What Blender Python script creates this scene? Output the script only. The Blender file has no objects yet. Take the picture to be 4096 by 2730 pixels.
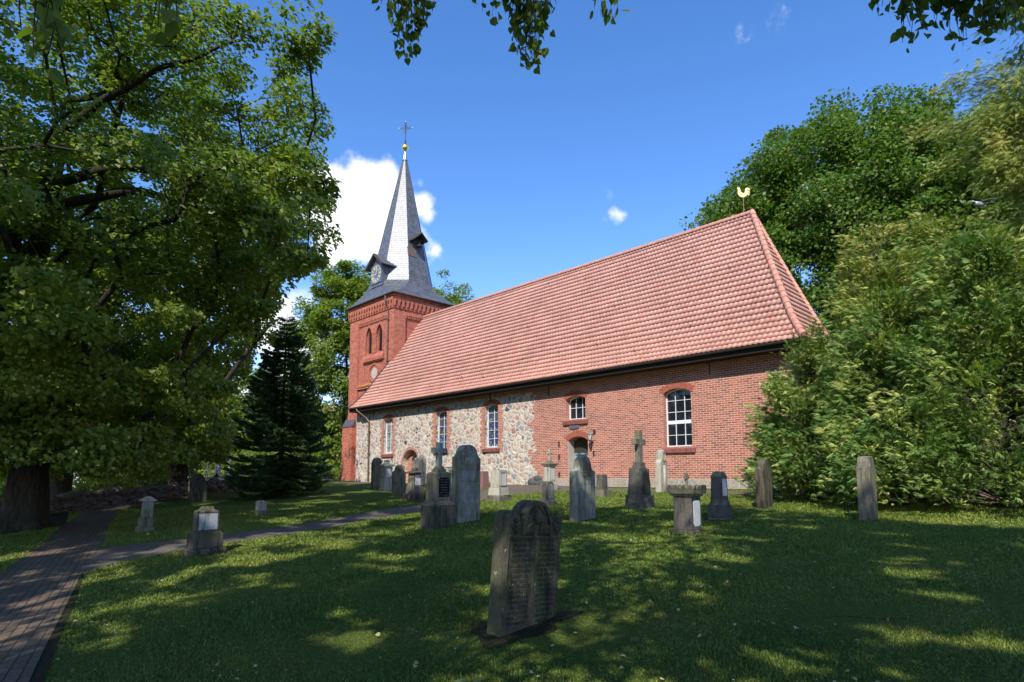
import bpy, bmesh, math, random
import numpy as np
from mathutils import Vector, Matrix, noise as mnoise
sc = bpy.context.scene
R = math.radians
# ------------------------------------------------------------------ camera
CAM = (0.0, 0.0, 0.52)
cd = bpy.data.cameras.new("camera"); cam = bpy.data.objects.new("camera", cd); sc.collection.objects.link(cam)
cam.location = CAM
YAW = math.asin(0.7217); PITCH = math.atan(261/2399.)
cam.rotation_euler = (R(90)+PITCH, 0, YAW)
cd.sensor_width = 36; cd.lens = 2399/4096*36; cd.shift_y = 271/4096.; cd.clip_end = 3000; cd.clip_start = 0.05
sc.camera = cam
sc.render.resolution_x = 1024; sc.render.resolution_y = 682
# ------------------------------------------------------------------ light
SUN_EL = 44; SUN_AZ = 148          # azimuth clockwise from north (+Y)
sun_dir = Vector((math.sin(R(SUN_AZ))*math.cos(R(SUN_EL)), math.cos(R(SUN_AZ))*math.cos(R(SUN_EL)), math.sin(R(SUN_EL))))
w = bpy.data.worlds.new("World"); sc.world = w; w.use_nodes = True
nt = w.node_tree; nt.nodes.clear()
def N(t, **k):
    n = nt.nodes.new(t)
    for a, b in k.items(): setattr(n, a, b)
    return n
def math_n(op, a, b=None, c=None):
    n = N('ShaderNodeMath', operation=op)
    for i, v in enumerate((a, b, c)):
        if v is None: continue
        if isinstance(v, (int, float)): n.inputs[i].default_value = v
        else: nt.links.new(v, n.inputs[i])
    return n.outputs[0]
sky = N('ShaderNodeTexSky', sky_type='NISHITA', sun_disc=False, sun_elevation=R(SUN_EL), sun_rotation=R(SUN_AZ))
sky.air_density = 1.0; sky.dust_density = 0.0; sky.ozone_density = 3.0; sky.altitude = 600
hs = N('ShaderNodeHueSaturation'); hs.inputs['Saturation'].default_value = 1.25; hs.inputs['Value'].default_value = 1.5
nt.links.new(sky.outputs[0], hs.inputs['Color'])
tint = N('ShaderNodeMix', data_type='RGBA', blend_type='MULTIPLY'); tint.inputs['Factor'].default_value = 1; tint.inputs['B'].default_value = (1.30, 1.04, 1.10, 1); nt.links.new(hs.outputs[0], tint.inputs['A'])
tc = N('ShaderNodeTexCoord')
nrm = N('ShaderNodeVectorMath', operation='NORMALIZE'); nt.links.new(tc.outputs['Generated'], nrm.inputs[0])
def cdir(px, py):      # direction in the sky of the clouds seen in the photograph
    f = 2399.; du = (px/.57446-2048)/f; dv = (1636-py/.57446)/f
    c = Vector((du, math.cos(PITCH)-dv*math.sin(PITCH), math.sin(PITCH)+dv*math.cos(PITCH)))
    return (Matrix.Rotation(YAW, 3, 'Z') @ c).normalized()
nz = N('ShaderNodeTexNoise'); nz.inputs['Scale'].default_value = 8.5; nz.inputs['Detail'].default_value = 10; nz.inputs['Roughness'].default_value = 0.56
nt.links.new(nrm.outputs[0], nz.inputs['Vector'])
nz2 = N('ShaderNodeTexNoise'); nz2.inputs['Scale'].default_value = 15; nz2.inputs['Detail'].default_value = 8
nt.links.new(nrm.outputs[0], nz2.inputs['Vector'])
mask = None
# (centre px, py, radius rad, strength)
CL = [(800, 470, .105, 1.0), (845, 430, .07, .95), (870, 520, .09, .9), (790, 540, .08, .75), (975, 470, .035, .85), (985, 490, .03, .7), (965, 425, .03, .4),
      (620, 745, .06, 1.0), (660, 790, .06, .9), (700, 790, .05, .8), (1420, 492, .024, .50), (1405, 450, .020, .34), (1385, 505, .022, .30),
      (1668, 48, .022, .22), (1700, 62, .02, .18), (1800, 18, .03, .26), (590, 960, .12, .8), (430, 980, .12, .7), (700, 690, .05, .45), (740, 610, .06, .3)]
for px, py, rad, st in CL:
    d = cdir(px, py)
    sub = N('ShaderNodeVectorMath', operation='DISTANCE'); nt.links.new(nrm.outputs[0], sub.inputs[0]); sub.inputs[1].default_value = d
    m = math_n('SUBTRACT', 1.0, math_n('DIVIDE', sub.outputs['Value'], rad*1.08))
    m = math_n('ADD', math_n('MULTIPLY', math_n('MAXIMUM', m, 0.0), st), math_n('MULTIPLY', math_n('MINIMUM', math_n('MAXIMUM', m, -0.6), 0.0), 1.3))
    mask = m if mask is None else math_n('MAXIMUM', mask, m)
dn = math_n('ADD', mask, math_n('MULTIPLY', math_n('SUBTRACT', nz.outputs['Fac'], 0.5), 1.9))
dn = math_n('ADD', dn, math_n('MULTIPLY', math_n('SUBTRACT', nz2.outputs['Fac'], 0.5), 0.8))
mr = N('ShaderNodeMapRange', interpolation_type='SMOOTHSTEP'); mr.inputs['From Min'].default_value = 0.20; mr.inputs['From Max'].default_value = 0.58
nt.links.new(dn, mr.inputs['Value'])
crampcol = N('ShaderNodeMix', data_type='RGBA'); crampcol.inputs['A'].default_value = (6.0, 6.4, 7.2, 1); crampcol.inputs['B'].default_value = (8.6, 8.6, 8.7, 1)
mr2 = N('ShaderNodeMapRange'); mr2.inputs['From Min'].default_value = 0.35; mr2.inputs['From Max'].default_value = 0.65
nt.links.new(nz2.outputs['Fac'], mr2.inputs['Value']); nt.links.new(mr2.outputs[0], crampcol.inputs['Factor'])
cm = N('ShaderNodeMix', data_type='RGBA'); nt.links.new(mr.outputs[0], cm.inputs['Factor']); nt.links.new(tint.outputs['Result'], cm.inputs['A']); nt.links.new(crampcol.outputs['Result'], cm.inputs['B'])
bg = N('ShaderNodeBackground'); bg.inputs['Strength'].default_value = 0.122; nt.links.new(cm.outputs['Result'], bg.inputs['Color'])
wo = N('ShaderNodeOutputWorld'); nt.links.new(bg.outputs[0], wo.inputs['Surface'])
sl = bpy.data.lights.new("sun", 'SUN'); sl.energy = 4.3; sl.angle = R(0.53); sl.color = (1.0, 0.955, 0.88)
so = bpy.data.objects.new("sun", sl); sc.collection.objects.link(so); so.rotation_euler = sun_dir.to_track_quat('Z', 'Y').to_euler()
vs = sc.view_settings; vs.view_transform = 'Standard'; vs.look = 'None'; vs.exposure = 0.52; vs.gamma = 1
try:
    sc.cycles.max_bounces = 8; sc.cycles.transparent_max_bounces = 6; sc.cycles.transmission_bounces = 4; sc.cycles.diffuse_bounces = 3; sc.cycles.glossy_bounces = 3
except Exception: pass

# ------------------------------------------------------------------ helpers
col = sc.collection
def thing(name, label, cat, loc=(0, 0, 0), rz=0, group=None, tilt=(0, 0)):
    o = bpy.data.objects.new(name, None); col.objects.link(o); o.location = loc; o.rotation_euler = (tilt[0], tilt[1], rz); o.empty_display_size = .2
    o['label'] = label; o['category'] = cat
    if group: o['group'] = group
    return o
def tag(o, label, cat, group=None, kind=None):
    o['label'] = label; o['category'] = cat
    if group: o['group'] = group
    if kind: o['kind'] = kind
    return o
def setmat(me, m):
    for q in (m if isinstance(m, (list, tuple)) else [m]): me.materials.append(q)
def mobj(name, verts, faces, m, parent=None, smooth=False):
    me = bpy.data.meshes.new(name); me.from_pydata(verts, [], faces); me.update()
    if smooth: me.polygons.foreach_set('use_smooth', [True]*len(me.polygons))
    setmat(me, m); o = bpy.data.objects.new(name, me); col.objects.link(o)
    if parent is not None: o.parent = parent
    return o
def bobj(name, bm, m, parent=None, smooth=False, bevel=0, recalc=True):
    if recalc: bmesh.ops.recalc_face_normals(bm, faces=bm.faces)
    me = bpy.data.meshes.new(name); bm.to_mesh(me); bm.free()
    if smooth: me.polygons.foreach_set('use_smooth', [True]*len(me.polygons))
    setmat(me, m); o = bpy.data.objects.new(name, me); col.objects.link(o)
    if parent is not None: o.parent = parent
    if bevel:
        b = o.modifiers.new('bevel', 'BEVEL'); b.width = bevel; b.segments = 2; b.limit_method = 'ANGLE'; b.angle_limit = R(35)
    return o
def box(bm, x0, x1, y0, y1, z0, z1, tx=1., ty=1.):      # tx, ty: top scale
    cx, cy = (x0+x1)/2, (y0+y1)/2; hx, hy = (x1-x0)/2, (y1-y0)/2
    v = [bm.verts.new((cx+sx*hx*(tx if k else 1), cy+sy*hy*(ty if k else 1), (z1 if k else z0))) for k in (0, 1) for sx, sy in ((-1, -1), (1, -1), (1, 1), (-1, 1))]
    for f in ((3, 2, 1, 0), (4, 5, 6, 7), (0, 1, 5, 4), (1, 2, 6, 5), (2, 3, 7, 6), (3, 0, 4, 7)): bm.faces.new([v[i] for i in f])
def prism(bm, pts, fn, d0, d1):        # pts 2D polygon; fn(u,v,d)->xyz
    a = [bm.verts.new(fn(u, v, d0)) for u, v in pts]; b = [bm.verts.new(fn(u, v, d1)) for u, v in pts]
    n = len(pts)
    try: bm.faces.new(a); bm.faces.new(b[::-1])
    except ValueError: pass
    for i in range(n): bm.faces.new((a[i], b[i], b[(i+1) % n], a[(i+1) % n]))
def bar(bm, a, b, wd, hd=None, up=(0, 0, 1)):
    a, b = Vector(a), Vector(b); t = (b-a).normalized(); u = Vector(up)
    if abs(t.dot(u)) > .97: u = Vector((1, 0, 0))
    s = t.cross(u).normalized(); u = s.cross(t); hd = hd or wd; s *= wd/2; u *= hd/2
    v = [bm.verts.new(p+k) for p in (a, b) for k in (-s-u, s-u, s+u, -s+u)]
    for f in ((3, 2, 1, 0), (4, 5, 6, 7), (0, 1, 5, 4), (1, 2, 6, 5), (2, 3, 7, 6), (3, 0, 4, 7)): bm.faces.new([v[i] for i in f])
def tube_np(pts, rad, sides):
    pts = np.asarray(pts, float); rad = np.asarray(rad, float); n = len(pts)
    t = np.gradient(pts, axis=0); t /= np.linalg.norm(t, axis=1)[:, None]+1e-9
    ref = np.where(np.abs(t[:, 2:3]) > .9, np.array([[1., 0, 0]]), np.array([[0, 0, 1.]]))
    if n > 1: ref = np.repeat(ref[:1], n, 0) if abs(t[:, 2]).max() < .98 or abs(t[0, 2]) > .9 else ref
    s = np.cross(t, ref); s /= np.linalg.norm(s, axis=1)[:, None]+1e-9; u = np.cross(s, t)
    a = np.linspace(0, 2*np.pi, sides, endpoint=False)
    V = pts[:, None]+rad[:, None, None]*(np.cos(a)[None, :, None]*s[:, None]+np.sin(a)[None, :, None]*u[:, None])
    i = np.arange(n-1)[:, None]*sides; j = np.arange(sides)[None]; j2 = (j+1) % sides
    F = np.stack([i+j, i+j2, i+sides+j2, i+sides+j], -1).reshape(-1, 4)
    return V.reshape(-1, 3), F
def np_mesh(name, V, F, m, parent=None, smooth=False, attr=None):
    V = np.asarray(V, np.float32); F = np.asarray(F, np.int32); k = F.shape[1]
    me = bpy.data.meshes.new(name); me.vertices.add(len(V)); me.vertices.foreach_set('co', V.ravel())
    me.loops.add(F.size); me.loops.foreach_set('vertex_index', F.ravel())
    me.polygons.add(len(F)); me.polygons.foreach_set('loop_start', np.arange(len(F), dtype=np.int32)*k)
    try: me.polygons.foreach_set('loop_total', np.full(len(F), k, np.int32))
    except Exception: pass
    me.update(calc_edges=True)
    if smooth: me.polygons.foreach_set('use_smooth', [True]*len(F))
    if attr is not None:
        a = me.attributes.new('rnd', 'FLOAT', 'FACE'); a.data.foreach_set('value', np.asarray(attr, np.float32))
    setmat(me, m); o = bpy.data.objects.new(name, me); col.objects.link(o)
    if parent is not None: o.parent = parent
    return o
def pipe(bm, pts, r, sides=10):
    V, F = tube_np(pts, [r]*len(pts), sides); vs_ = [bm.verts.new(v) for v in V]
    for f in F: bm.faces.new([vs_[i] for i in f])
    bm.faces.new(vs_[:sides][::-1]); bm.faces.new(vs_[-sides:])
def lathe(bm, prof, c, seg=16):
    rings = [[bm.verts.new((c[0]+r*math.cos(2*math.pi*i/seg), c[1]+r*math.sin(2*math.pi*i/seg), c[2]+z)) for i in range(seg)] for r, z in prof]
    for a, b in zip(rings, rings[1:]):
        for i in range(seg): bm.faces.new((a[i], a[(i+1) % seg], b[(i+1) % seg], b[i]))
    bm.faces.new(rings[0][::-1]); bm.faces.new(rings[-1])
def gz0(y):
    t = 21.0-y
    t = 0.5*(t+np.sqrt(t*t+1.0)); t = np.where(t > 24, 24+(t-24)*0.1, t)
    return -.058*t
def gz(x, y):
    x = np.asarray(x, float); y = np.asarray(y, float)
    fade = np.clip((20.5-y)/4, 0, 1)
    return gz0(y)+fade*(.022*np.sin(x*.83+1.3*np.sin(y*.5))+.018*np.sin(y*1.13+x*.35+2))-0.003
def in_view(P, mx=.02):
    c, s = math.cos(YAW), math.sin(YAW)
    x = P[:, 0]*c+P[:, 1]*s; y = -P[:, 0]*s+P[:, 1]*c; z = P[:, 2]-CAM[2]
    Y = y*math.cos(PITCH)+z*math.sin(PITCH); Z = -y*math.sin(PITCH)+z*math.cos(PITCH)
    Ys = np.maximum(Y, .01)
    u = 2048+2399*x/Ys; v = 1636-2399*Z/Ys
    return (Y > .05) & (u > -4096*mx) & (u < 4096*(1+mx)) & (v > -2730*mx) & (v < 2730*(1+mx))

# ------------------------------------------------------------------ materials
class M:
    def __init__(s, name, rough=.8, spec=.3):
        s.m = bpy.data.materials.new(name); s.m.use_nodes = True; s.t = s.m.node_tree
        s.b = s.t.nodes['Principled BSDF']; s.b.inputs['Roughness'].default_value = rough; s.b.inputs['Specular IOR Level'].default_value = spec
        s.geo = s.t.nodes.new('ShaderNodeNewGeometry'); s.pos = s.geo.outputs['Position']; s.tc = s.t.nodes.new('ShaderNodeTexCoord')
    def n(s, t, **k):
        q = s.t.nodes.new(t)
        for a, b in k.items(): setattr(q, a, b)
        return q
    def l(s, a, b):
        if isinstance(a, (int, float)): b.default_value = a
        elif isinstance(a, (tuple, list)): b.default_value = tuple(a) if len(a) == len(b.default_value) else tuple(a)+(1,)
        else: s.t.links.new(a, b)
    def math(s, op, a, b=0.0, c=None):
        q = s.n('ShaderNodeMath', operation=op); s.l(a, q.inputs[0]); s.l(b, q.inputs[1])
        if c is not None: s.l(c, q.inputs[2])
        return q.outputs[0]
    def noise(s, scale, detail=4, rough=.55, vec=None, dist=0):
        q = s.n('ShaderNodeTexNoise'); q.inputs['Scale'].default_value = scale; q.inputs['Detail'].default_value = detail; q.inputs['Roughness'].default_value = rough; q.inputs['Distortion'].default_value = dist
        s.l(vec if vec is not None else s.pos, q.inputs['Vector']); return q.outputs['Fac']
    def vor(s, scale, vec=None, feature='F1', rnd=1):
        q = s.n('ShaderNodeTexVoronoi', feature=feature); q.inputs['Scale'].default_value = scale; q.inputs['Randomness'].default_value = rnd
        s.l(vec if vec is not None else s.pos, q.inputs['Vector']); return q
    def ramp(s, v, stops, interp='LINEAR'):
        q = s.n('ShaderNodeValToRGB'); q.color_ramp.interpolation = interp; e = q.color_ramp.elements
        while len(e) < len(stops): e.new(.5)
        for i, (p, c) in enumerate(stops): e[i].position = p; e[i].color = (c, c, c, 1) if isinstance(c, (int, float)) else tuple(c)+(1,)
        s.l(v, q.inputs[0]); return q.outputs[0]
    def rng(s, v, a, b, c=0., d=1.):
        q = s.n('ShaderNodeMapRange'); s.l(v, q.inputs[0])
        for i, x in enumerate((a, b, c, d)): q.inputs[i+1].default_value = x
        return q.outputs[0]
    def mix(s, f, a, b, blend='MIX'):
        q = s.n('ShaderNodeMix', data_type='RGBA', blend_type=blend); s.l(f, q.inputs['Factor']); s.l(a, q.inputs['A']); s.l(b, q.inputs['B']); return q.outputs['Result']
    def scalev(s, v, x, y, z):
        q = s.n('ShaderNodeVectorMath', operation='MULTIPLY'); s.l(v, q.inputs[0]); q.inputs[1].default_value = (x, y, z); return q.outputs[0]
    def addv(s, a, b):
        q = s.n('ShaderNodeVectorMath', operation='ADD'); s.l(a, q.inputs[0]); s.l(b, q.inputs[1]); return q.outputs[0]
    def sep(s, v): q = s.n('ShaderNodeSeparateXYZ'); s.l(v, q.inputs[0]); return q.outputs
    def comb(s, x, y, z):
        q = s.n('ShaderNodeCombineXYZ'); s.l(x, q.inputs[0]); s.l(y, q.inputs[1]); s.l(z, q.inputs[2]); return q.outputs[0]
    def color(s, c): s.l(c, s.b.inputs['Base Color']); return s
    def bump(s, h, strength=.5, dist=.02):
        q = s.n('ShaderNodeBump'); q.inputs['Strength'].default_value = strength; q.inputs['Distance'].default_value = dist; s.l(h, q.inputs['Height']); s.l(q.outputs[0], s.b.inputs['Normal']); return s
    def walluv(s):     # u along the wall, v up
        x = s.sep(s.pos); nn = s.sep(s.geo.outputs['True Normal'])
        f = s.math('GREATER_THAN', s.math('ABSOLUTE', nn[1]), .6)
        q = s.n('ShaderNodeMix', data_type='FLOAT'); s.l(f, q.inputs[0]); s.l(x[1], q.inputs[2]); s.l(x[0], q.inputs[3])
        return s.comb(q.outputs[0], x[2], 0.0), x
def plain(name, c, rough=.7, spec=.3, metal=0, var=.15, scale=6, bump=0):
    m = M(name, rough, spec); m.b.inputs['Metallic'].default_value = metal
    f = m.noise(scale, 5); k = m.rng(f, .3, .7, 1-var, 1+var)
    m.color(m.mix(1.0, tuple(c), m.comb(k, k, k), 'MULTIPLY'))
    if bump: m.bump(m.noise(scale*6, 4), bump, .01)
    return m.m
def brick_cols(m, uv, w=.25, h=.083, mort=.0095, c1=(.40, .130, .078), c2=(.27, .085, .06), cm_=(.66, .55, .45), tone=1.0):
    n1 = m.noise(9, 3, vec=m.pos); off = m.math('MULTIPLY', m.math('SUBTRACT', n1, .5), .006)
    s_ = m.sep(uv); uv2 = m.comb(m.math('ADD', s_[0], off), m.math('ADD', s_[1], off), 0.0)
    b = m.n('ShaderNodeTexBrick'); m.l(uv2, b.inputs['Vector']); b.offset = .5; b.squash = 1.0; b.squash_frequency = 2
    for k, v in (('Scale', 1), ('Mortar Size', mort), ('Mortar Smooth', .15), ('Bias', -.1), ('Brick Width', w), ('Row Height', h)): b.inputs[k].default_value = v
    b.inputs['Color1'].default_value = (0, 0, 0, 1); b.inputs['Color2'].default_value = (1, 1, 1, 1); b.inputs['Mortar'].default_value = (.5, .5, .5, 1)
    big = m.noise(.9, 5, .7); fine = m.noise(60, 3)
    base = m.ramp(b.outputs['Color'], [(0, c2), (.35, c1), (.7, tuple(min(1, q*1.22) for q in c1)), (1, (c1[0]*.8, c1[1]*.65, c1[2]*.7))])
    k = m.math('MULTIPLY', m.rng(big, .3, .7, .86*tone, 1.16*tone), m.rng(fine, .3, .7, .85, 1.15))
    base = m.mix(1.0, base, m.comb(k, k, k), 'MULTIPLY')
    mc = m.mix(m.rng(fine, .3, .7), tuple(cm_), tuple(q*.8 for q in cm_))
    return m.mix(b.outputs['Fac'], base, mc), b.outputs['Fac'], fine
def brick_mat(name, **k):
    m = M(name, .88, .2); uv, x = m.walluv(); c, f, fine = brick_cols(m, uv, **k)
    m.color(c); m.bump(m.math('ADD', m.math('MULTIPLY', f, -1.0), m.math('MULTIPLY', fine, .5)), .6, .008); return m.m
def cobble(m, uv, scale=3.3):
    d = m.noise(5, 3); s_ = m.sep(uv); dd = m.math('MULTIPLY', m.math('SUBTRACT', d, .5), .22)
    v = m.comb(m.math('ADD', s_[0], dd), m.math('MULTIPLY', m.math('SUBTRACT', s_[1], dd), 1.12), 0.0)
    a = m.vor(scale, v, 'DISTANCE_TO_EDGE', .95); b = m.vor(scale, v, 'F1', .95)
    a2 = m.vor(scale*2.3, v, 'DISTANCE_TO_EDGE', 1.0); b2 = m.vor(scale*2.3, v, 'F1', 1.0)
    fine = m.noise(45, 4); wide = m.noise(2.2, 2)
    edge = m.math('SUBTRACT', a.outputs['Distance'], m.math('MULTIPLY', m.noise(11, 3), .10))
    stone = m.rng(edge, .04, .085)
    hue = m.sep(b.outputs['Color'])[0]; hue2 = m.sep(b.outputs['Color'])[1]
    cc = m.ramp(hue, [(0, (.30, .255, .22)), (.16, (.36, .21, .165)), (.3, (.46, .38, .30)), (.45, (.25, .245, .245)), (.58, (.50, .42, .33)), (.70, (.40, .25, .20)), (.82, (.44, .34, .24)), (.955, (.075, .08, .095))], 'CONSTANT')
    k = m.math('MULTIPLY', m.rng(hue2, 0, 1, .9, 1.35), m.rng(fine, .3, .7, .78, 1.2))
    cc = m.mix(1.0, cc, m.comb(k, k, k), 'MULTIPLY')
    mort = m.mix(m.rng(fine, .3, .7), (.52, .455, .37), (.66, .59, .49))
    # small pebbles pinned into the mortar
    s2 = m.math('MULTIPLY', m.rng(m.math('SUBTRACT', a2.outputs['Distance'], m.math('MULTIPLY', m.noise(14, 2), .13)), .02, .06), m.math('GREATER_THAN', m.sep(b2.outputs['Color'])[2], .45))
    c2 = m.mix(m.sep(b2.outputs['Color'])[0], (.40, .29, .23), (.30, .29, .28))
    mort2 = m.mix(m.math('MULTIPLY', s2, .8), mort, c2)
    dome = m.math('MINIMUM', a.outputs['Distance'], .22)
    h = m.math('ADD', m.math('MULTIPLY', m.math('MULTIPLY', stone, dome), 4.0), m.math('MULTIPLY', fine, .25))
    return m.mix(stone, mort2, cc), h
MAT = {}
def mk():
    MAT['brick'] = brick_mat('brickwork')
    MAT['brick_tower'] = brick_mat('tower_brickwork', c1=(.42, .115, .06), c2=(.29, .07, .045), cm_=(.46, .32, .25), mort=.006)
    MAT['brick_sill'] = brick_mat('brick_sill', w=.083, h=.5, c1=(.27, .08, .06), c2=(.16, .05, .045), mort=.006)
    m = M('nave_masonry', .9, .2); uv, x = m.walluv()
    bc, bf, fine = brick_cols(m, uv); sc_, h = cobble(m, uv)
    n = m.noise(2.6, 4, .7); st = m.math('ADD', x[0], m.math('MULTIPLY', m.math('SUBTRACT', m.noise(1.5, 4, .65), .5), 2.2))
    low = m.rng(x[2], .25, 1.0, .9, 0.0)            # stones reach further under the brick
    m1 = m.math('LESS_THAN', m.math('SUBTRACT', st, low), -20.95)
    m2 = m.math('LESS_THAN', m.math('ADD', x[2], m.math('MULTIPLY', m.math('SUBTRACT', n, .5), .8)), 4.64)
    mk_ = m.math('MULTIPLY', m1, m2)
    # a brick seam runs down inside the stonework
    seam = m.math('LESS_THAN', m.math('ABSOLUTE', m.math('ADD', m.math('SUBTRACT', x[0], -22.35), m.math('MULTIPLY', m.math('SUBTRACT', n, .5), .25))), .12)
    seam = m.math('MULTIPLY', seam, m.math('GREATER_THAN', x[2], 2.6))
    mk_ = m.math('MULTIPLY', mk_, m.math('SUBTRACT', 1.0, m.math('MULTIPLY', seam, 0.0)))
    m.color(m.mix(mk_, bc, sc_))
    hb = m.math('ADD', m.math('MULTIPLY', bf, -.25), m.math('MULTIPLY', fine, .12))
    q = m.n('ShaderNodeMix', data_type='FLOAT'); m.l(mk_, q.inputs[0]); m.l(hb, q.inputs[2]); m.l(h, q.inputs[3]); m.bump(q.outputs[0], .8, .03); MAT['nave'] = m.m
    # plinth blocks
    m = M('plinth_stone', .9, .2); uv, x = m.walluv(); b = m.n('ShaderNodeTexBrick'); m.l(uv, b.inputs['Vector']); b.offset = .37
    for k, v in (('Scale', 1), ('Mortar Size', .018), ('Mortar Smooth', .3), ('Brick Width', .83), ('Row Height', .7), ('Bias', 0)): b.inputs[k].default_value = v
    b.inputs['Color1'].default_value = (.43, .34, .25, 1); b.inputs['Color2'].default_value = (.36, .33, .29, 1); b.inputs['Mortar'].default_value = (.55, .5, .44, 1)
    f = m.noise(14, 6, .65); m.color(m.mix(1.0, b.outputs['Color'], m.ramp(f, [(.3, .62), (.7, 1.15)]), 'MULTIPLY')); m.bump(m.math('SUBTRACT', f, b.outputs['Fac']), .7, .02); MAT['plinth'] = m.m
    # roof tile
    m = M('clay_tile', .62, .35); uvn = m.n('ShaderNodeUVMap'); uvn.uv_map = 'tile'
    fl = m.n('ShaderNodeVectorMath', operation='FLOOR'); m.l(uvn.outputs[0], fl.inputs[0])
    wn = m.n('ShaderNodeTexWhiteNoise', noise_dimensions='2D'); m.l(fl.outputs[0], wn.inputs[0]); r_ = m.sep(wn.outputs['Color'])
    c = m.ramp(r_[0], [(0, (.49, .215, .15)), (.3, (.55, .26, .19)), (.65, (.59, .29, .215)), (1, (.53, .24, .17))])
    li = m.noise(8, 8, .7); c = m.mix(m.math('MULTIPLY', m.rng(li, .52, .66), .6), c, (.50, .40, .34)); big = m.noise(.35, 3)
    c = m.mix(1.0, c, m.ramp(big, [(.3, .86), (.7, 1.1)]), 'MULTIPLY'); ln = m.noise(1.1, 5, .7, m.scalev(m.pos, 1, .35, .35)); c = m.mix(m.rng(ln, .55, .72, 0, .45), c, (.36, .24, .19))
    fr = m.n('ShaderNodeVectorMath', operation='FRACTION'); m.l(uvn.outputs[0], fr.inputs[0])
    c = m.mix(m.math('MULTIPLY', m.math('GREATER_THAN', li, .62), m.math('GREATER_THAN', r_[1], .75)), c, (.22, .14, .10))
    m.color(c); m.bump(m.noise(50, 3), .2, .006); MAT['tile'] = m.m
    MAT['ridge_tile'] = plain('ridge_tile', (.52, .25, .17), .7, .3, var=.25, scale=7)
    # slate
    m = M('slate', .42, .55); uvn = m.n('ShaderNodeUVMap'); uvn.uv_map = 'slate'; b = m.n('ShaderNodeTexBrick'); m.l(uvn.outputs[0], b.inputs['Vector']); b.offset = .5
    for k, v in (('Scale', 1), ('Mortar Size', .012), ('Mortar Smooth', .2), ('Brick Width', .24), ('Row Height', .2), ('Bias', 0)): b.inputs[k].default_value = v
    b.inputs['Color1'].default_value = (.080, .084, .092, 1); b.inputs['Color2'].default_value = (.135, .14, .15, 1); b.inputs['Mortar'].default_value = (.02, .02, .025, 1)
    f = m.noise(1.5, 4); c = m.mix(m.rng(m.noise(3, 6, .7), .6, .75, 0, .5), b.outputs['Color'], (.19, .16, .11)); m.color(c)
    m.l(m.rng(m.noise(20, 2), .3, .7, .34, .5), m.b.inputs['Roughness'])
    s_ = m.sep(uvn.outputs[0]); saw = m.math('FRACT', m.math('DIVIDE', s_[1], .2)); m.bump(m.math('ADD', m.math('MULTIPLY', saw, -.6), m.math('MULTIPLY', b.outputs['Color'], .8)), .5, .02); MAT['slate'] = m.m
    MAT['lead'] = plain('lead', (.42, .45, .50), .38, .5, .7); MAT['gold'] = plain('gilding', (.85, .60, .16), .35, .5, .8, var=.08); MAT['gilt'] = plain('gilt_plate', (.85, .66, .28), .5, .5, .25, var=.06)
    MAT['iron'] = plain('dark_iron', (.03, .035, .04), .5, .5); MAT['zinc'] = plain('dark_zinc', (.075, .065, .06), .5, .5, .3); MAT['copper'] = plain('copper_pipe', (.16, .10, .075), .5, .5, .5)
    MAT['darkwood'] = plain('dark_wood', (.030, .022, .018), .8); MAT['white'] = plain('white_paint', (.78, .78, .76), .45, .4, var=.04)
    MAT['teal'] = plain('teal_paint', (.22, .36, .42), .5, .4, var=.1, scale=12); MAT['plaster'] = plain('grey_plaster', (.46, .39, .31), .9, .2, var=.1, bump=.3)
    m = M('glass', .04, .6); m.color((.012, .016, .022)); MAT['glass'] = m.m
    m = M('pale_glass', .12, .6); m.color(m.mix(m.rng(m.noise(1.4, 2), .4, .6), (.30, .33, .34), (.12, .14, .16))); MAT['pale_glass'] = m.m
    m = M('stained_glass', .12, .6); uv, x = m.walluv(); v = m.vor(8, uv, 'F1'); e = m.vor(8, uv, 'DISTANCE_TO_EDGE'); h_ = m.sep(v.outputs['Color'])
    c = m.ramp(h_[0], [(0, (.02, .05, .22)), (.28, (.07, .10, .12)), (.5, (.20, .24, .24)), (.66, (.03, .10, .30)), (.8, (.10, .09, .05)), (.92, (.04, .16, .15))], 'CONSTANT')
    m.color(m.mix(m.math('LESS_THAN', e.outputs['Distance'], .05), c, (.015, .015, .018))); m.bump(h_[1], .15, .01); MAT['stained'] = m.m
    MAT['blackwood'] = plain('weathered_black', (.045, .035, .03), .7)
    # grass ground
    m = M('lawn', .95, .1); a = m.noise(.55, 5, .6); b_ = m.noise(4, 5, .6); f = m.noise(70, 4, .7); s3 = m.noise(22, 3)
    c = m.ramp(a, [(.3, (.072, .115, .019)), (.5, (.112, .155, .026)), (.7, (.158, .175, .033))])
    c = m.mix(m.rng(b_, .4, .65, 0, .55), c, (.105, .150, .030)); c = m.mix(1.0, c, m.ramp(f, [(.3, .45), (.7, 1.5)]), 'MULTIPLY'); c = m.mix(1.0, c, m.ramp(s3, [(.3, .7), (.7, 1.25)]), 'MULTIPLY')
    m.color(c); m.bump(m.math('ADD', f, m.math('MULTIPLY', s3, .8)), 1.0, .05); MAT['lawn'] = m.m
    m = M('grass_blade', .6, .25); at = m.n('ShaderNodeAttribute', attribute_name='rnd'); a = m.noise(.55, 5, .6); t = m.noise(4, 5, .6)
    c = m.mix(m.rng(a, .3, .7), (.080, .134, .018), (.180, .200, .034)); c = m.mix(m.rng(t, .4, .65, 0, .5), c, (.12, .18, .03)); k = m.rng(at.outputs['Fac'], 0, 1, .55, 1.5)
    c = m.mix(1.0, c, m.comb(k, k, m.math('MULTIPLY', k, .9)), 'MULTIPLY'); m.color(c); m.b.inputs['Subsurface Weight'].default_value = 0; MAT['blade'] = m.m
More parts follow.
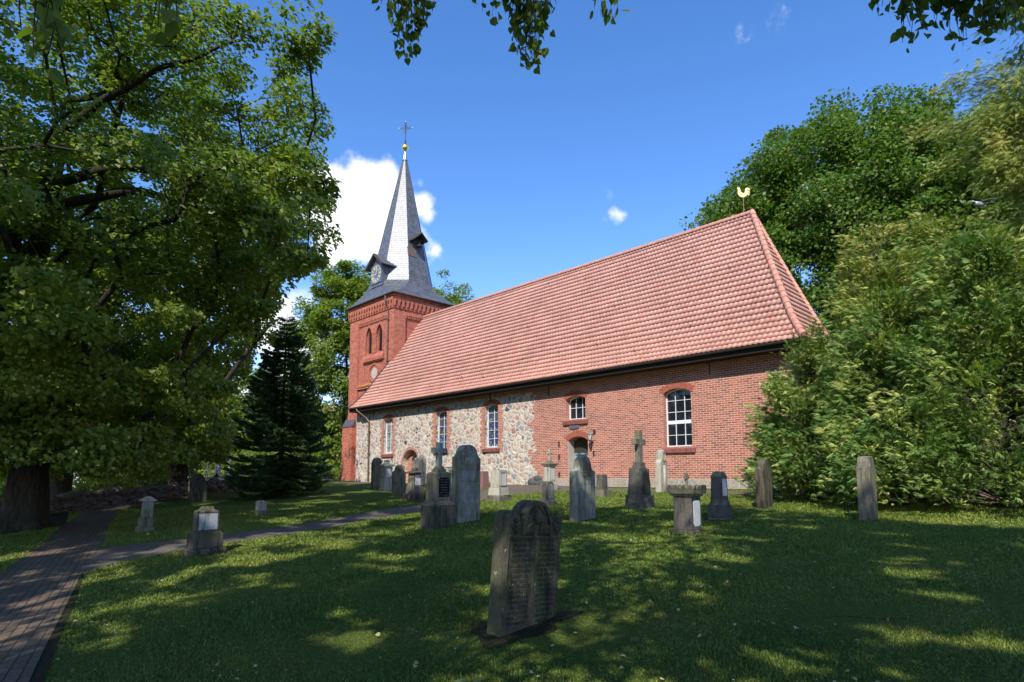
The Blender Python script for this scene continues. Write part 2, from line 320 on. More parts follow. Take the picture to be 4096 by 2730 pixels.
    m = M('soil', .95, .1); f = m.noise(30, 6, .7); m.color(m.ramp(f, [(.3, (.022, .021, .010)), (.7, (.065, .055, .028))])); m.bump(f, 1, .04); MAT['soil'] = m.m
    # paving
    def paver(name, rot, w, h, c1, c2, mort, ms):
        m = M(name, .85, .25); mp = m.n('ShaderNodeMapping'); mp.inputs['Rotation'].default_value = (0, 0, rot); m.l(m.pos, mp.inputs[0])
        b = m.n('ShaderNodeTexBrick'); m.l(mp.outputs[0], b.inputs['Vector']); b.offset = .5
        for k, v in (('Scale', 1), ('Mortar Size', ms), ('Mortar Smooth', .3), ('Brick Width', w), ('Row Height', h), ('Bias', 0)): b.inputs[k].default_value = v
        b.inputs['Color1'].default_value = (*c1, 1); b.inputs['Color2'].default_value = (*c2, 1); b.inputs['Mortar'].default_value = (*mort, 1)
        f = m.noise(35, 5, .65); g = m.noise(1.3, 4); c = m.mix(1.0, b.outputs['Color'], m.ramp(f, [(.3, .6), (.7, 1.3)]), 'MULTIPLY')
        moss = m.math('MULTIPLY', b.outputs['Fac'], m.rng(g, .5, .65)); c = m.mix(m.math('MULTIPLY', moss, .8), c, (.07, .10, .02)); c = m.mix(m.rng(m.noise(3, 5, .7), .62, .72, 0, .6), c, (.03, .03, .018))
        m.color(c); m.bump(m.math('SUBTRACT', m.math('MULTIPLY', f, .4), b.outputs['Fac']), .8, .012); return m.m
    MAT['paver'] = paver('paving_brick', R(12), .21, .105, (.165, .115, .075), (.115, .082, .056), (.022, .02, .016), .006)
    MAT['gravel'] = paver('path_paving', R(80), .21, .105, (.165, .135, .095), (.13, .105, .08), (.05, .045, .04), .006)
    m = M('bark', .95, .15); v = m.scalev(m.pos, 1, 1, .16); f = m.noise(16, 6, .7, v, .6); g = m.noise(1.2, 3); m.color(m.mix(m.rng(g, .4, .7), m.ramp(f, [(.3, (.012, .010, .008)), (.7, (.070, .060, .046))]), m.ramp(f, [(.3, (.02, .022, .012)), (.7, (.08, .085, .05))]))); m.bump(f, 1, .06); MAT['bark'] = m.m
mk()
def leafmat(name, c1, c2, tip=None, trans=.35, rough=.45, spec=.35, hue=.6):
    m = M(name, rough, spec); at = m.n('ShaderNodeAttribute', attribute_name='rnd'); f = at.outputs['Fac']
    g = m.noise(.55, 3)
    c = m.mix(f, tuple(c1), tuple(c2)); c = m.mix(m.rng(g, .35, .65, 0, .5), c, tuple(.5*(a+b)*q for a, b, q in zip(c1, c2, (1.35, 1.15, .8))))
    if tip: c = m.mix(m.math('GREATER_THAN', f, tip[1]), c, tuple(tip[0]))
    m.color(c); out = [n for n in m.t.nodes if n.type == 'OUTPUT_MATERIAL'][0]
    tr = m.n('ShaderNodeBsdfTranslucent'); tcx = m.mix(1.0, c, (1.35, 1.55, .42), 'MULTIPLY'); m.l(tcx, tr.inputs[0]); ms = m.n('ShaderNodeMixShader'); ms.inputs[0].default_value = trans
    m.l(m.b.outputs[0], ms.inputs[1]); m.l(tr.outputs[0], ms.inputs[2]); m.l(ms.outputs[0], out.inputs['Surface']); return m.m
L_LIME = leafmat('lime_leaf', (.088, .155, .024), (.22, .28, .050), ((.34, .36, .12), .93), .42)
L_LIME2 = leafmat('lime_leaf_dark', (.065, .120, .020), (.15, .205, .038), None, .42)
L_BEECH = leafmat('beech_leaf', (.045, .110, .016), (.120, .195, .030), ((.20, .22, .05), .9), rough=.42, spec=.3)
L_THUJA = leafmat('thuja_spray', (.055, .135, .035), (.20, .30, .075), ((.48, .48, .13), .78), .2, .6, .25)
L_CYP = leafmat('cypress_spray', (.09, .16, .035), (.29, .34, .075), ((.40, .35, .09), .78), .2, .6, .25)
L_FIR = leafmat('fir_needle', (.020, .055, .022), (.075, .14, .045), None, .08, .5, .3)
L_YEL = leafmat('yellow_shrub', (.15, .22, .03), (.30, .34, .05)); L_PUR = leafmat('purple_leaf', (.10, .04, .08), (.20, .10, .15)); L_GREY = leafmat('blue_green', (.08, .13, .05), (.16, .22, .09))

# ------------------------------------------------------------------ setting: ground, soil, paths
def structure(o): o['kind'] = 'structure'; return o
def axis(lo, hi, step, far):
    a = list(np.arange(lo, hi+step/2, step)); s = step; x = a[-1]; y = a[0]
    R_, L_ = [], []
    while x < far: s *= 1.25; x += s; R_.append(x)
    s = step
    while y > -far: s *= 1.25; y -= s; L_.append(y)
    return np.array(L_[::-1]+a+R_)
gx = axis(-46, 6, .5, 420); gy = axis(-6, 24, .5, 420); XX, YY = np.meshgrid(gx, gy, indexing='ij'); ZZ = gz(XX, YY)
nI, nJ = XX.shape; idx = np.arange(nI*nJ).reshape(nI, nJ); F = np.stack([idx[:-1, :-1], idx[1:, :-1], idx[1:, 1:], idx[:-1, 1:]], -1).reshape(-1, 4)
structure(np_mesh('ground', np.stack([XX, YY, ZZ], -1).reshape(-1, 3), F, MAT['lawn'], smooth=True))
def ribbon(name, left, right, m, lift, n=4, step=.3):
    def res(p):
        p = np.array(p, float); d = np.r_[0, np.cumsum(np.linalg.norm(np.diff(p, axis=0), axis=1))]; return p, d/d[-1], d[-1]
    (lp, ld, ll), (rp, rd, rl) = res(left), res(right); k = int(max(ll, rl)/step)+2; t = np.linspace(0, 1, k)
    # smooth the polyline a little
    def ev(p, d): return np.stack([np.interp(t, d, p[:, i]) for i in (0, 1)], 1)
    L_, R_ = ev(lp, ld), ev(rp, rd)
    for _ in range(6):
        for q in (L_, R_): q[1:-1] = .25*q[:-2]+.5*q[1:-1]+.25*q[2:]
    W = np.linspace(0, 1, n+1)[None, :, None]; P = L_[:, None]*(1-W)+R_[:, None]*W
    Z = gz(P[..., 0], P[..., 1])+lift; V = np.concatenate([P, Z[..., None]], -1).reshape(-1, 3)
    i = np.arange(k-1)[:, None]*(n+1)+np.arange(n)[None]; F = np.stack([i, i+n+1, i+n+2, i+1], -1).reshape(-1, 4)
    structure(np_mesh(name, V, F, m, smooth=True)); return np.concatenate([L_, R_[::-1]])
polys = []
polys.append(ribbon('main_path', [(-3, -2.2), (-8.5, -.1), (-12.74, .80), (-17.96, 1.93), (-24.2, 3.27), (-30.19, 4.68), (-33.5, 6.6), (-35.5, 9.6)],
                    [(-2, -.1), (-6.45, .70), (-8.46, 1.11), (-12.73, 1.98), (-15.4, 2.68), (-20.96, 3.81), (-28.4, 5.44), (-31.5, 7.0), (-34.0, 10.0)], MAT['paver'], .012))
polys.append(ribbon('path_edging', [(-2, -.1), (-6.45, .70), (-8.46, 1.11), (-12.6, 1.96)], [(-2, .02), (-6.45, .80), (-8.46, 1.20), (-12.7, 2.03)], MAT['soil'], .007, 1))
polys.append(ribbon('side_path', [(-15.9, 2.1), (-15.43, 2.68), (-15.02, 4.17), (-15.61, 6.34), (-16.33, 8.95), (-17.25, 12.07), (-19.3, 16.4), (-21.2, 19.4), (-21.0, 21.0)],
                    [(-12.2, 1.9), (-12.73, 2.2), (-13.18, 3.51), (-13.41, 4.55), (-13.84, 6.46), (-15.19, 10.63), (-15.95, 12.55), (-16.8, 15.74), (-16.4, 18.0)], MAT['gravel'], .009))
polys.append(ribbon('church_path', [(-39, 20.6), (-30, 20.2), (-21.0, 20.6), (-19.2, 21.3), (-17.0, 21.3), (-15.5, 20.0), (2, 19.9)], [(-39, 19.6), (-30, 19.2), (-21.2, 18.8), (-19.5, 18.2), (-16.8, 17.9), (-15.3, 18.75), (2, 18.75)], MAT['gravel'], .015, 6))
polys.append(ribbon('shrub_bed', [(-24.8, -1.5), (-26, .8), (-31, 2.6), (-38, 4.0)], [(-20.9, .8), (-22.4, 3.0), (-31, 4.2), (-38, 6)], MAT['soil'], .006, 6))
def pip(px, py, poly):
    inside = np.zeros(len(px), bool); n = len(poly)
    for i in range(n):
        x1, y1 = poly[i]; x2, y2 = poly[i-1]
        c = ((y1 > py) != (y2 > py)) & (px < (x2-x1)*(py-y1)/(y2-y1+1e-12)+x1); inside ^= c
    return inside
soilspots = []
def soil(name_x, y, rx, ry, rz=0):
    rr = random.Random(int(name_x*77+y*13)); n = 40; V = [(name_x, y, float(gz(name_x, y))+.009)]
    for k in (.4, .78):
        for i in range(n):
            a = 2*math.pi*i/n; q = k*(1+.5*(mnoise.noise((math.cos(a)*2+name_x, math.sin(a)*2+y, 0))))
            u, v = rx*q*math.cos(a), ry*q*math.sin(a); X = name_x+u*math.cos(rz)-v*math.sin(rz); Y = y+u*math.sin(rz)+v*math.cos(rz); V.append((X, Y, float(gz(X, Y))+.009))
    F = [(0, 1+i, 1+(i+1) % n) for i in range(n)]+[(1+i, 1+n+i, 1+n+(i+1) % n, 1+(i+1) % n) for i in range(n)]
    o = mobj('bare_soil', V, F, MAT['soil'], smooth=True); structure(o); soilspots.append((name_x, y, max(rx, .01), max(ry, .01), rz))

# ------------------------------------------------------------------ the church
church = thing('church', 'brick and fieldstone village church with red pantile roof and slate spire', 'church')
S = lambda y0: (lambda u, v, d: (u, y0+d, v))
E = lambda x0: (lambda u, v, d: (x0-d, u, v))
def arch_pts(u0, u1, zs, kind, rise):       # from right springing over to the left springing
    c = (u0+u1)/2; hw = (u1-u0)/2; pts = []
    if kind == 'seg':
        r = (hw*hw+rise*rise)/(2*rise); a0 = math.asin(hw/r)
        for i in range(13): a = a0-2*a0*i/12; pts.append((c+r*math.sin(a), zs+rise-r+r*math.cos(a)))
    elif kind == 'round':
        for i in range(17): a = math.pi*i/16; pts.append((c+hw*math.cos(a), zs+hw*math.sin(a)))
    elif kind == 'gothic':
        r = (hw*hw+rise*rise)/(2*hw)
        for i in range(9): a = math.asin(rise/r)*i/8; pts.append((u1-r+r*math.cos(a), zs+r*math.sin(a)))
        for i in range(7, -1, -1): a = math.asin(rise/r)*i/8; pts.append((u0+r-r*math.cos(a), zs+r*math.sin(a)))
    return pts
def outline(o):
    u0, u1, z0, z1, kind = o['r']; rise = o.get('rise', .15)
    if kind == 'flat': return [(u0, z0), (u1, z0), (u1, z1), (u0, z1)]
    zs = z1-((u1-u0)/2 if kind == 'round' else rise)
    return [(u0, z0), (u1, z0)]+arch_pts(u0, u1, zs, kind, rise)
def wall(bm, fn, u0, u1, z0, z1, ops, depth):
    us = sorted({u0, u1, *[q for o in ops for q in o['r'][:2]]}); zs = sorted({z0, z1, *[q for o in ops for q in o['r'][2:4]]})
    for a, b in zip(us, us[1:]):
        for c, d in zip(zs, zs[1:]):
            m_, n_ = (a+b)/2, (c+d)/2
            if any(o['r'][0] < m_ < o['r'][1] and o['r'][2] < n_ < o['r'][3] for o in ops): continue
            bm.faces.new([bm.verts.new(fn(u, v, 0)) for u, v in ((a, c), (b, c), (b, d), (a, d))])
    for o in ops:
        P = outline(o); dd = o.get('d', depth); a0, a1, b0, b1, kind = o['r']
        if kind != 'flat':
            A = P[2:]; mid = len(A)//2
            top = max(A, key=lambda q: q[1]); mi = A.index(top)
            cr = (a1, b1); cl = (a0, b1)
            for i in range(mi): bm.faces.new([bm.verts.new(fn(u, v, 0)) for u, v in (cr, A[i+1], A[i])])
            for i in range(mi, len(A)-1): bm.faces.new([bm.verts.new(fn(u, v, 0)) for u, v in (cl, A[i+1], A[i])])
        n = len(P)
        for i in range(n):
            p, q = P[i], P[(i+1) % n]; bm.faces.new([bm.verts.new(fn(u, v, w_)) for u, v, w_ in ((p[0], p[1], 0), (q[0], q[1], 0), (q[0], q[1], dd), (p[0], p[1], dd))])
YS = 21.5
wins = [dict(r=(-34.80, -33.70, 1.88, 4.22, 'seg'), k='w1'), dict(r=(-29.0, -27.93, 1.95, 4.25, 'seg'), k='w2'), dict(r=(-24.55, -23.48, 1.95, 4.28, 'seg'), k='w3'),
        dict(r=(-18.70, -17.52, 3.08, 4.18, 'seg'), k='up', rise=.16), dict(r=(-13.40, -12.15, 1.62, 3.98, 'seg'), k='big', rise=.18)]
door = dict(r=(-18.60, -17.40, .10, 2.26, 'seg'), rise=.2, d=.5); arch = dict(r=(-32.45, -30.75, .02, 2.05, 'round'), d=.35)
bm = bmesh.new()
wall(bm, S(YS), -38.4, -8.2, -.4, 5.0, wins+[door, arch], .3)
# west return, east wall and north wall
for q in (((-38.4, YS), (-38.4, 24.2)), ((-8.2, YS), (-8.2, 24.3)), ((-8.2, 24.3), (-12.1, 32.5)), ((-12.1, 32.5), (-38.4, 32.5))):
    (a, b), (c, d) = q; bm.faces.new([bm.verts.new(v) for v in ((a, b, -.4), (c, d, -.4), (c, d, 5.0), (a, b, 5.0))])
bobj('nave_wall', bm, MAT['nave'], church, recalc=False)
# inner order of the arched doorway and its closed door
bm = bmesh.new(); wall(bm, S(YS+.35), -32.5, -30.7, .02, 2.1, [dict(r=(-32.0, -31.0, .03, 1.75, 'round'), d=.4)], .4); bobj('door_recess', bm, MAT['brick'], church, recalc=False)
bm = bmesh.new()
for (u0, u1, zt, th) in ((-32.45, -30.75, 2.05, .17),):
    hw = (u1-u0)/2; c = (u0+u1)/2; zs = zt-hw
    for i in range(16):
        a, b = math.pi*i/16, math.pi*(i+1)/16
        prism(bm, [(c+hw*math.cos(a), zs+hw*math.sin(a)), (c+(hw+th)*math.cos(a), zs+(hw+th)*math.sin(a)), (c+(hw+th)*math.cos(b), zs+(hw+th)*math.sin(b)), (c+hw*math.cos(b), zs+hw*math.sin(b))], S(YS), -.012, .02)
for i in range(14):
    z = .02+i*.083*1.0
    if z > 1.1: break
    for sx in (-1, 1):
        e = -31.6+sx*(.85+(.24 if i % 2 else .14)); a = -31.6+sx*.85; box(bm, min(a, e), max(a, e), YS-.012, YS+.02, z, z+.083)
bobj('arch_surround', bm, MAT['brick'], church)
# side arched door leaf
dr = bmesh.new(); prism(dr, outline(dict(r=(-32.0, -31.0, .03, 1.75, 'round'))), S(YS+.66), 0, .05); d1 = bobj('door', dr, MAT['teal'], church); d1['label'] = 'small round-headed teal door in brick arch'
dm = bmesh.new(); prism(dm, [(-32.0, 1.22), (-31.0, 1.22)]+arch_pts(-32.0, -31.0, 1.25, 'round', 0), S(YS+.645), 0, .012); bobj('door_upper_panel', dm, MAT['blackwood'], d1)  # thin dark sheet over the rounded top of the leaf
bm = bmesh.new(); bar(bm, (-32, YS+.64, 1.22), (-31, YS+.64, 1.22), .03, .05); [bar(bm, (x, YS+.655, .05), (x, YS+.655, 1.2), .012, .012) for x in (-31.75, -31.5, -31.25)]; bobj('door_moulding', bm, MAT['teal'], d1)
# main door
dr = bmesh.new(); prism(dr, outline(dict(r=(-18.60, -17.40, .10, 2.26, 'seg'), rise=.2)), S(YS+.46), 0, .06); d2 = bobj('door', dr, MAT['teal'], church); d2['label'] = 'pale teal plank door with iron scrolls'
bm = bmesh.new()
for i in range(9): x = -18.56+i*.14; box(bm, x, x+.132, YS+.445, YS+.462, .14, 2.14-.03*abs(i-4)*.5)
bobj('door_planks', bm, MAT['teal'], d2, bevel=.004)
bm = bmesh.new(); prism(bm, [(-18.58, 1.52), (-17.42, 1.52)]+arch_pts(-18.58, -17.42, 2.04, 'seg', .19), S(YS+.425), 0, .018); bobj('door_upper_panel', bm, MAT['blackwood'], d2)  # thin dark sheet laid over the upper part of the door leaf
for zc in (1.42, .5):
    bm = bmesh.new(); bar(bm, (-18.5, YS+.435, zc), (-17.5, YS+.435, zc), .03, .035)
    for sx in (-1, 1):
        for cxx in (-18.28, -17.85):
            pts = [(cxx+sx*.012*t*math.cos(t*.9)*1.2, YS+.432, zc+.04+.016*t*math.sin(t*.9)+.006*t) for t in np.linspace(0, 8, 22)]; pipe(bm, pts, .009, 6)
    bobj('door_scrollwork', bm, MAT['iron'], d2)
bm = bmesh.new(); lathe(bm, [(.012, 0), (.03, .01), (.03, .04), (.012, .05)], (-17.52, YS+.42, 1.05), 10); bobj('handle', bm, MAT['iron'], d2)
bm = bmesh.new(); prism(bm, [(YS+.012, .10), (YS+.44, .10), (YS+.44, 2.1), (YS+.012, 2.1)], lambda u, v, d: (-18.6+d, u, v), .0, .012); bobj('door_jamb', bm, MAT['plaster'], church)
bm = bmesh.new(); box(bm, -18.8, -17.2, YS-.35, YS+.5, -.1, .10); bobj('door_step', bm, MAT['plinth'], church, bevel=.01)
# brick arches above openings, quoins beside them in the stonework
def seg_head(bm, u0, u1, z1, rise, th, n):
    hw = (u1-u0)/2+.02; c = (u0+u1)/2; r = (hw*hw+rise*rise)/(2*rise); a0 = math.asin(hw/r); zc = z1-r
    for i in range(n):
        a = -a0*1.06+2.12*a0*i/n+.0016; b = -a0*1.06+2.12*a0*(i+1)/n-.0016; g = .004
        prism(bm, [(c+r*math.sin(a), zc+r*math.cos(a)), (c+(r+th)*math.sin(a), zc+(r+th)*math.cos(a)), (c+(r+th)*math.sin(b), zc+(r+th)*math.cos(b)), (c+r*math.sin(b), zc+r*math.cos(b))], S(YS), -.008-.004*(i % 2), .02)
MAT['voussoir'] = plain('arch_brick', (.34, .10, .065), .85, .2, var=.35, scale=14)
for wn in wins+[door]:
    u0, u1, z0, z1, k = wn['r']; bm = bmesh.new(); seg_head(bm, u0, u1, z1, wn.get('rise', .15), .25, 15); bobj('arch_head', bm, MAT['voussoir'], church)
    if wn.get('k') in ('w1', 'w2', 'w3'):
        nrow = int((z1-z0+.25)/.166)
        for sx, u in ((-1, u0), (1, u1)):
            bm = bmesh.new()
            for i in range(nrow):
                z = z0-.22+i*.166
                e = u+sx*(.40 if (i+(sx > 0)) % 2 else .27)
                box(bm, min(u, e)+(.0 if sx < 0 else .0), max(u, e), YS-.010, YS+.02, z, z+.1655)
            bobj('window_jamb', bm, MAT['brick'], church)
# windows
def window(wn, cols, rows, glass, depth=.2, transom=None, label=None):
    u0, u1, z0, z1, k = wn['r']; rise = wn.get('rise', .15); y = YS+depth; fr = bmesh.new()
    P = outline(wn)
    g = bmesh.new(); prism(g, P, S(y+.045), 0, .01); root = bobj('window', g, glass, church)
    if label: root['label'] = label
    n = len(P); c = ((u0+u1)/2, (z0+z1)/2)
    ins = [(u+(.042 if u < c[0]-.01 else -.042 if u > c[0]+.01 else 0), v+(.05 if v < c[1] else -.042)) for u, v in P]
    for i in range(n):
        j = (i+1) % n; prism(fr, [P[i], P[j], ins[j], ins[i]], S(y), 0, .06)
    bobj('frame', fr, MAT['white'], root)
    mb = bmesh.new()
    for i in range(1, cols):
        u = u0+(u1-u0)*i/cols; zt = z1-.03-(rise*.3 if abs(i/cols-.5) > .1 else 0); box(mb, u-.011, u+.011, y+.012, y+.042, z0+.05, zt)
    for j in range(1, rows):
        v = z0+(z1-z0)*j/rows; box(mb, u0+.05, u1-.05, y+.008, y+.040, v-.010, v+.010)
    bobj('glazing_bars', mb, MAT['white'], root)
    if transom: bb = bmesh.new(); box(bb, u0+.05, u1-.05, y+.002, y+.05, transom-.07, transom+.07); bobj('sash_rail', bb, MAT['white'], root)
    sb = bmesh.new(); nb = int((u1-u0+.3)/.083)
    for i in range(nb):
        a = u0-.16+i*(u1-u0+.32)/nb; b = a+(u1-u0+.32)/nb-.008
        prism(sb, [(YS-.09, z0-.25), (YS+.01, z0-.25), (YS+.01, z0-.04), (YS-.09, z0-.10)], lambda u, v, d: (d, u, v), a, b)
    box(sb, u0-.15, u1+.15, YS-.07, YS+.012, z0-.24, z0-.11)
    prism(sb, [(YS-.0, z0-.045), (YS+depth, z0+.012), (YS+depth, z0-.03), (YS-.0, z0-.09)], lambda u, v, d: (d, u, v), u0+.004, u1-.004)
    bobj('sill', sb, MAT['sillb'], root)
MAT['sillb'] = plain('sill_brick', (.24, .085, .065), .8, .2, var=.4, scale=11)
window(wins[0], 2, 5, MAT['pale_glass'], label='tall white window with pale panes in the fieldstone')
window(wins[1], 2, 5, MAT['stained']); window(wins[2], 2, 5, MAT['stained'])
window(wins[3], 3, 2, MAT['glass'], .26, label='small upper window above the door'); window(wins[4], 3, 5, MAT['glass'], .22, 2.62, label='large white gridded window in the brick wall')
# plinth of big blocks under the brick part
bm = bmesh.new(); box(bm, -20.2, -18.62, YS-.045, YS+.02, -.35, .33); box(bm, -17.38, -8.14, YS-.045, YS+.02, -.35, .33); box(bm, -8.22, -8.14, YS+.02, 24.3, -.35, .33); bobj('plinth', bm, MAT['plinth'], church, bevel=.012)
bm = bmesh.new()
for (x, z, s_) in ((-20.55, .30, .24), (-20.9, .12, .3), (-20.4, .05, .3)):
    bmesh.ops.create_icosphere(bm, subdivisions=2, radius=1, matrix=Matrix.Translation((x, YS-.01, z)) @ Matrix.Diagonal((s_*1.3, .09, s_*.75, 1)))
bobj('corner_boulder', bm, plain('dark_boulder', (.10, .095, .095), .8, .3, var=.4, scale=9), church, smooth=True)
# plaque, wall anchors
bm = bmesh.new(); x0, x1, z0, z1, k = -18.5, -17.88, 2.62, 3.0 - .06, .07
pl = [(x0+k, z0), (x1-k, z0), (x1-k*.6, z0+k*.6), (x1, z0+k), (x1, z1-k), (x1-k*.6, z1-k*.6), (x1-k, z1), (x0+k, z1), (x0+k*.6, z1-k*.6), (x0, z1-k), (x0, z0+k), (x0+k*.6, z0+k*.6)]
prism(bm, pl, S(YS-.05), 0, .05); plq = bobj('plaque', bm, plain('plaque_slate', (.10, .11, .125), .6, .4, bump=.3), church, bevel=.008)
for (x, z) in ((-19.15, 1.95), (-19.15, 1.32), (-19.15, .48), (-17.05, 1.45)):
    bm = bmesh.new(); box(bm, x-.03, x+.03, YS-.03, YS+.001, z-.12, z+.12); pipe(bm, [(x, YS-.03, z+.08), (x, YS-.09, z+.08), (x, YS-.09, z-.05)], .012, 8); bobj('wall_hook', bm, MAT['iron'], church)
for x in (-36.2, -30.8, -24.1, -11.3, -19.8):
    bm = bmesh.new(); box(bm, x-.02, x+.02, YS-.035, YS+.001, 4.35, 4.95); bobj('wall_anchor', bm, MAT['iron'], church)
# wall lantern
bm = bmesh.new(); x, z = -17.0, 2.42
box(bm, x-.05, x+.05, YS-.02, YS+.001, z-.12, z+.10); pipe(bm, [(x, YS-.02, z), (x, YS-.12, z+.08), (x, YS-.26, z+.10), (x, YS-.33, z+.02), (x, YS-.35, z-.04)], .014, 8)
pipe(bm, [(x, YS-.02, z-.08), (x, YS-.10, z-.02), (x, YS-.16, z+.07)], .010, 6); lan = bobj('wall_lantern', bm, MAT['iron'], church)
bm = bmesh.new(); lathe(bm, [(.012, .11), (.03, .09), (.035, .06), (.13, -.02), (.135, -.04)][::-1], (x, YS-.35, z-.10), 6); bobj('lantern_cap', bm, MAT['lead'], lan)
bm = bmesh.new(); lathe(bm, [(.05, -.28), (.11, -.045)], (x, YS-.35, z-.10), 6); bobj('lantern_glass', bm, plain('milk_glass', (.55, .55, .52), .2, .5), lan)
bm = bmesh.new(); lathe(bm, [(.012, -.36), (.06, -.33), (.065, -.28)], (x, YS-.35, z-.10), 6)
for i in range(6): a = math.pi/3*i; bar(bm, (x+.052*math.cos(a), YS-.35+.052*math.sin(a), z-.38), (x+.113*math.cos(a), YS-.35+.113*math.sin(a), z-.145), .010)
bobj('lantern_cage', bm, MAT['iron'], lan)

# ---- pantile roof
YE, ZE, YR, ZR = 20.86, 5.12, 27.0, 12.80
def roof_profile(n):
    P = []
    for i in range(200):
        t = i/199
        if t < .75: k = t/.75; y = YR+(22.55-YR)*k; z = ZR-1.40*(YR-y)
        else:
            k = (t-.75)/.25; y0, z0 = 22.55, ZR-1.40*(YR-22.55); s0, s1 = 1.40, .84; L = y0-YE; y = y0-L*k
            u = y0-y; z = z0-(s0*u+(s1-s0)*u*u/(2*L))
        P.append((y, z))
    P = np.array(P); P[:, 1] += 0; d = np.r_[0, np.cumsum(np.linalg.norm(np.diff(P, axis=0), axis=1))]; t = np.linspace(0, d[-1], n+1)
    return np.stack([np.interp(t, d, P[:, 0]), np.interp(t, d, P[:, 1])], 1)
NR = 27; PR = roof_profile(NR)[::-1]          # index 0 at the eave
dz_fix = ZE-PR[0, 1]
PR[:, 1] += dz_fix*np.linspace(1, 0, NR+1)**2
def wavef(u):
    f = u % 1.0
    return np.where(f < .62, (.025)*np.sin(np.pi*(f/.62))-.006, -.013*np.sin(np.pi*((f-.62)/.38))-.006)
def tile_field(name, ncol, per, posf, nrmf, clampf, parent, tw):
    rng_ = np.random.RandomState(5); V, F, U = [], [], []; base = 0; m = ncol*per+1; s = np.arange(m)/per
    for r_ in range(NR):
        a, b = r_, r_+1.06
        for k, (tt, lift, wv) in enumerate(((a+.22, -.01, .0), (a, .021, 1.), (b, .003, 1.))):
            cs = clampf(s, min(tt, NR)); h = lift+wavef(s)*(1. if k else 1.)
            if k == 0: h = lift+wavef(s)-.012
            jit = (rng_.rand(ncol)*.006)[np.minimum((s).astype(int), ncol-1)]*(k > 0)
            P = posf(cs, min(tt, NR))+nrmf(min(tt, NR))[None]*(h+jit)[:, None]; V.append(P)
            U.append(np.stack([s, np.full(m, r_+.02+(.9 if k == 2 else .01*k))], 1))
        i = np.arange(m-1)
        for k in (0, 1): o = base+k*m; F.append(np.stack([o+i, o+i+1, o+m+i+1, o+m+i], 1))
        base += 3*m
    V = np.concatenate(V); F = np.concatenate(F); U = np.concatenate(U)
    o = np_mesh(name, V, F, MAT['tile'], parent, smooth=False)
    uv = o.data.uv_layers.new(name='tile'); cols = U[F.ravel()].copy(); c0 = np.repeat(U[F[:, 0], 0], 4); cols[:, 0] = np.clip(cols[:, 0], np.floor(c0+1e-4)+.001, np.floor(c0+1e-4)+.999)
    uv.data.foreach_set('uv', cols.astype(np.float32).ravel()); return o
def pr(t): i = min(int(t), NR-1); f = t-i; return PR[i]*(1-f)+PR[min(i+1, NR)]*f
def prn(t):
    i = min(int(t), NR-1); d = PR[i+1]-PR[i]; d = d/np.linalg.norm(d); return -d[1], d[0]       # (outward y, z)
XW, XH0, XH1 = -38.5, -7.5, -11.75
def xhip(t): y = pr(t)[0]; return XH0+(XH1-XH0)*(y-YE)/(YR-YE)
NC = 153; TW = (XH0-XW)/NC
def posS(s, t): y, z = pr(t); return np.stack([s, np.full_like(s, y), np.full_like(s, z)], 1)
roof = tile_field('roof', NC, 7, posS, lambda t: np.array([0, *prn(t)]), lambda s, t: np.minimum(XW+s*TW, xhip(t)), church, TW)
YN = 2*YR-YE; YC = 24.65; TE = .2; NE_ = int((27.05-YE)/TE)+1
def yc2(t): return YC+(YR-YC)*(pr(t)[0]-YE)/(YR-YE)
def posE(s, t): z = pr(t)[1]; return np.stack([np.full_like(s, xhip(t)), s, np.full_like(s, z)], 1)
def nrmE(t):
    a, b = xhip(max(t-.5, 0)), xhip(min(t+.5, NR)); za, zb = pr(max(t-.5, 0))[1], pr(min(t+.5, NR))[1]; d = np.array([b-a, zb-za]); d /= np.linalg.norm(d); return np.array([d[1], 0, -d[0]])
re_ = tile_field('hip_slope', NE_, 7, posE, nrmE, lambda s, t: np.clip(YE+s*TE, pr(t)[0], yc2(t)), roof, TE)
# north slope and the underside
bm = bmesh.new()
for i in range(NR):
    a, b = PR[i], PR[i+1]
    bm.faces.new([bm.verts.new(v) for v in ((XW, 2*YR-a[0], a[1]), (XH1, 2*YR-a[0], a[1]), (XH1, 2*YR-b[0], b[1]), (XW, 2*YR-b[0], b[1]))])
    bm.faces.new([bm.verts.new(v) for v in ((XH1, 2*YR-a[0], a[1]), (xhip(i), yc2(i), a[1]), (xhip(i+1), yc2(i+1), b[1]), (XH1, 2*YR-b[0], b[1]))])
bobj('north_slope', bm, MAT['ridge_tile'], roof)
bm = bmesh.new()
vv = [(YE+.04, ZE-.06)]+[(p[0], p[1]-.09) for p in PR[2:]]; prism(bm, vv+[(YR, 5.0), (YS, 4.98), (YS, 4.95)], lambda u, v, d: (d, u, v), XW+.05, -38.15); bobj('gable_end', bm, MAT['brick'], roof)
bm = bmesh.new()
for i in range(NR): a, b = PR[i], PR[i+1]; bar(bm, (XW-.02, a[0], a[1]+.03), (XW-.02, b[0], b[1]+.03), .05, .12)
bobj('verge_board', bm, MAT['zinc'], roof)
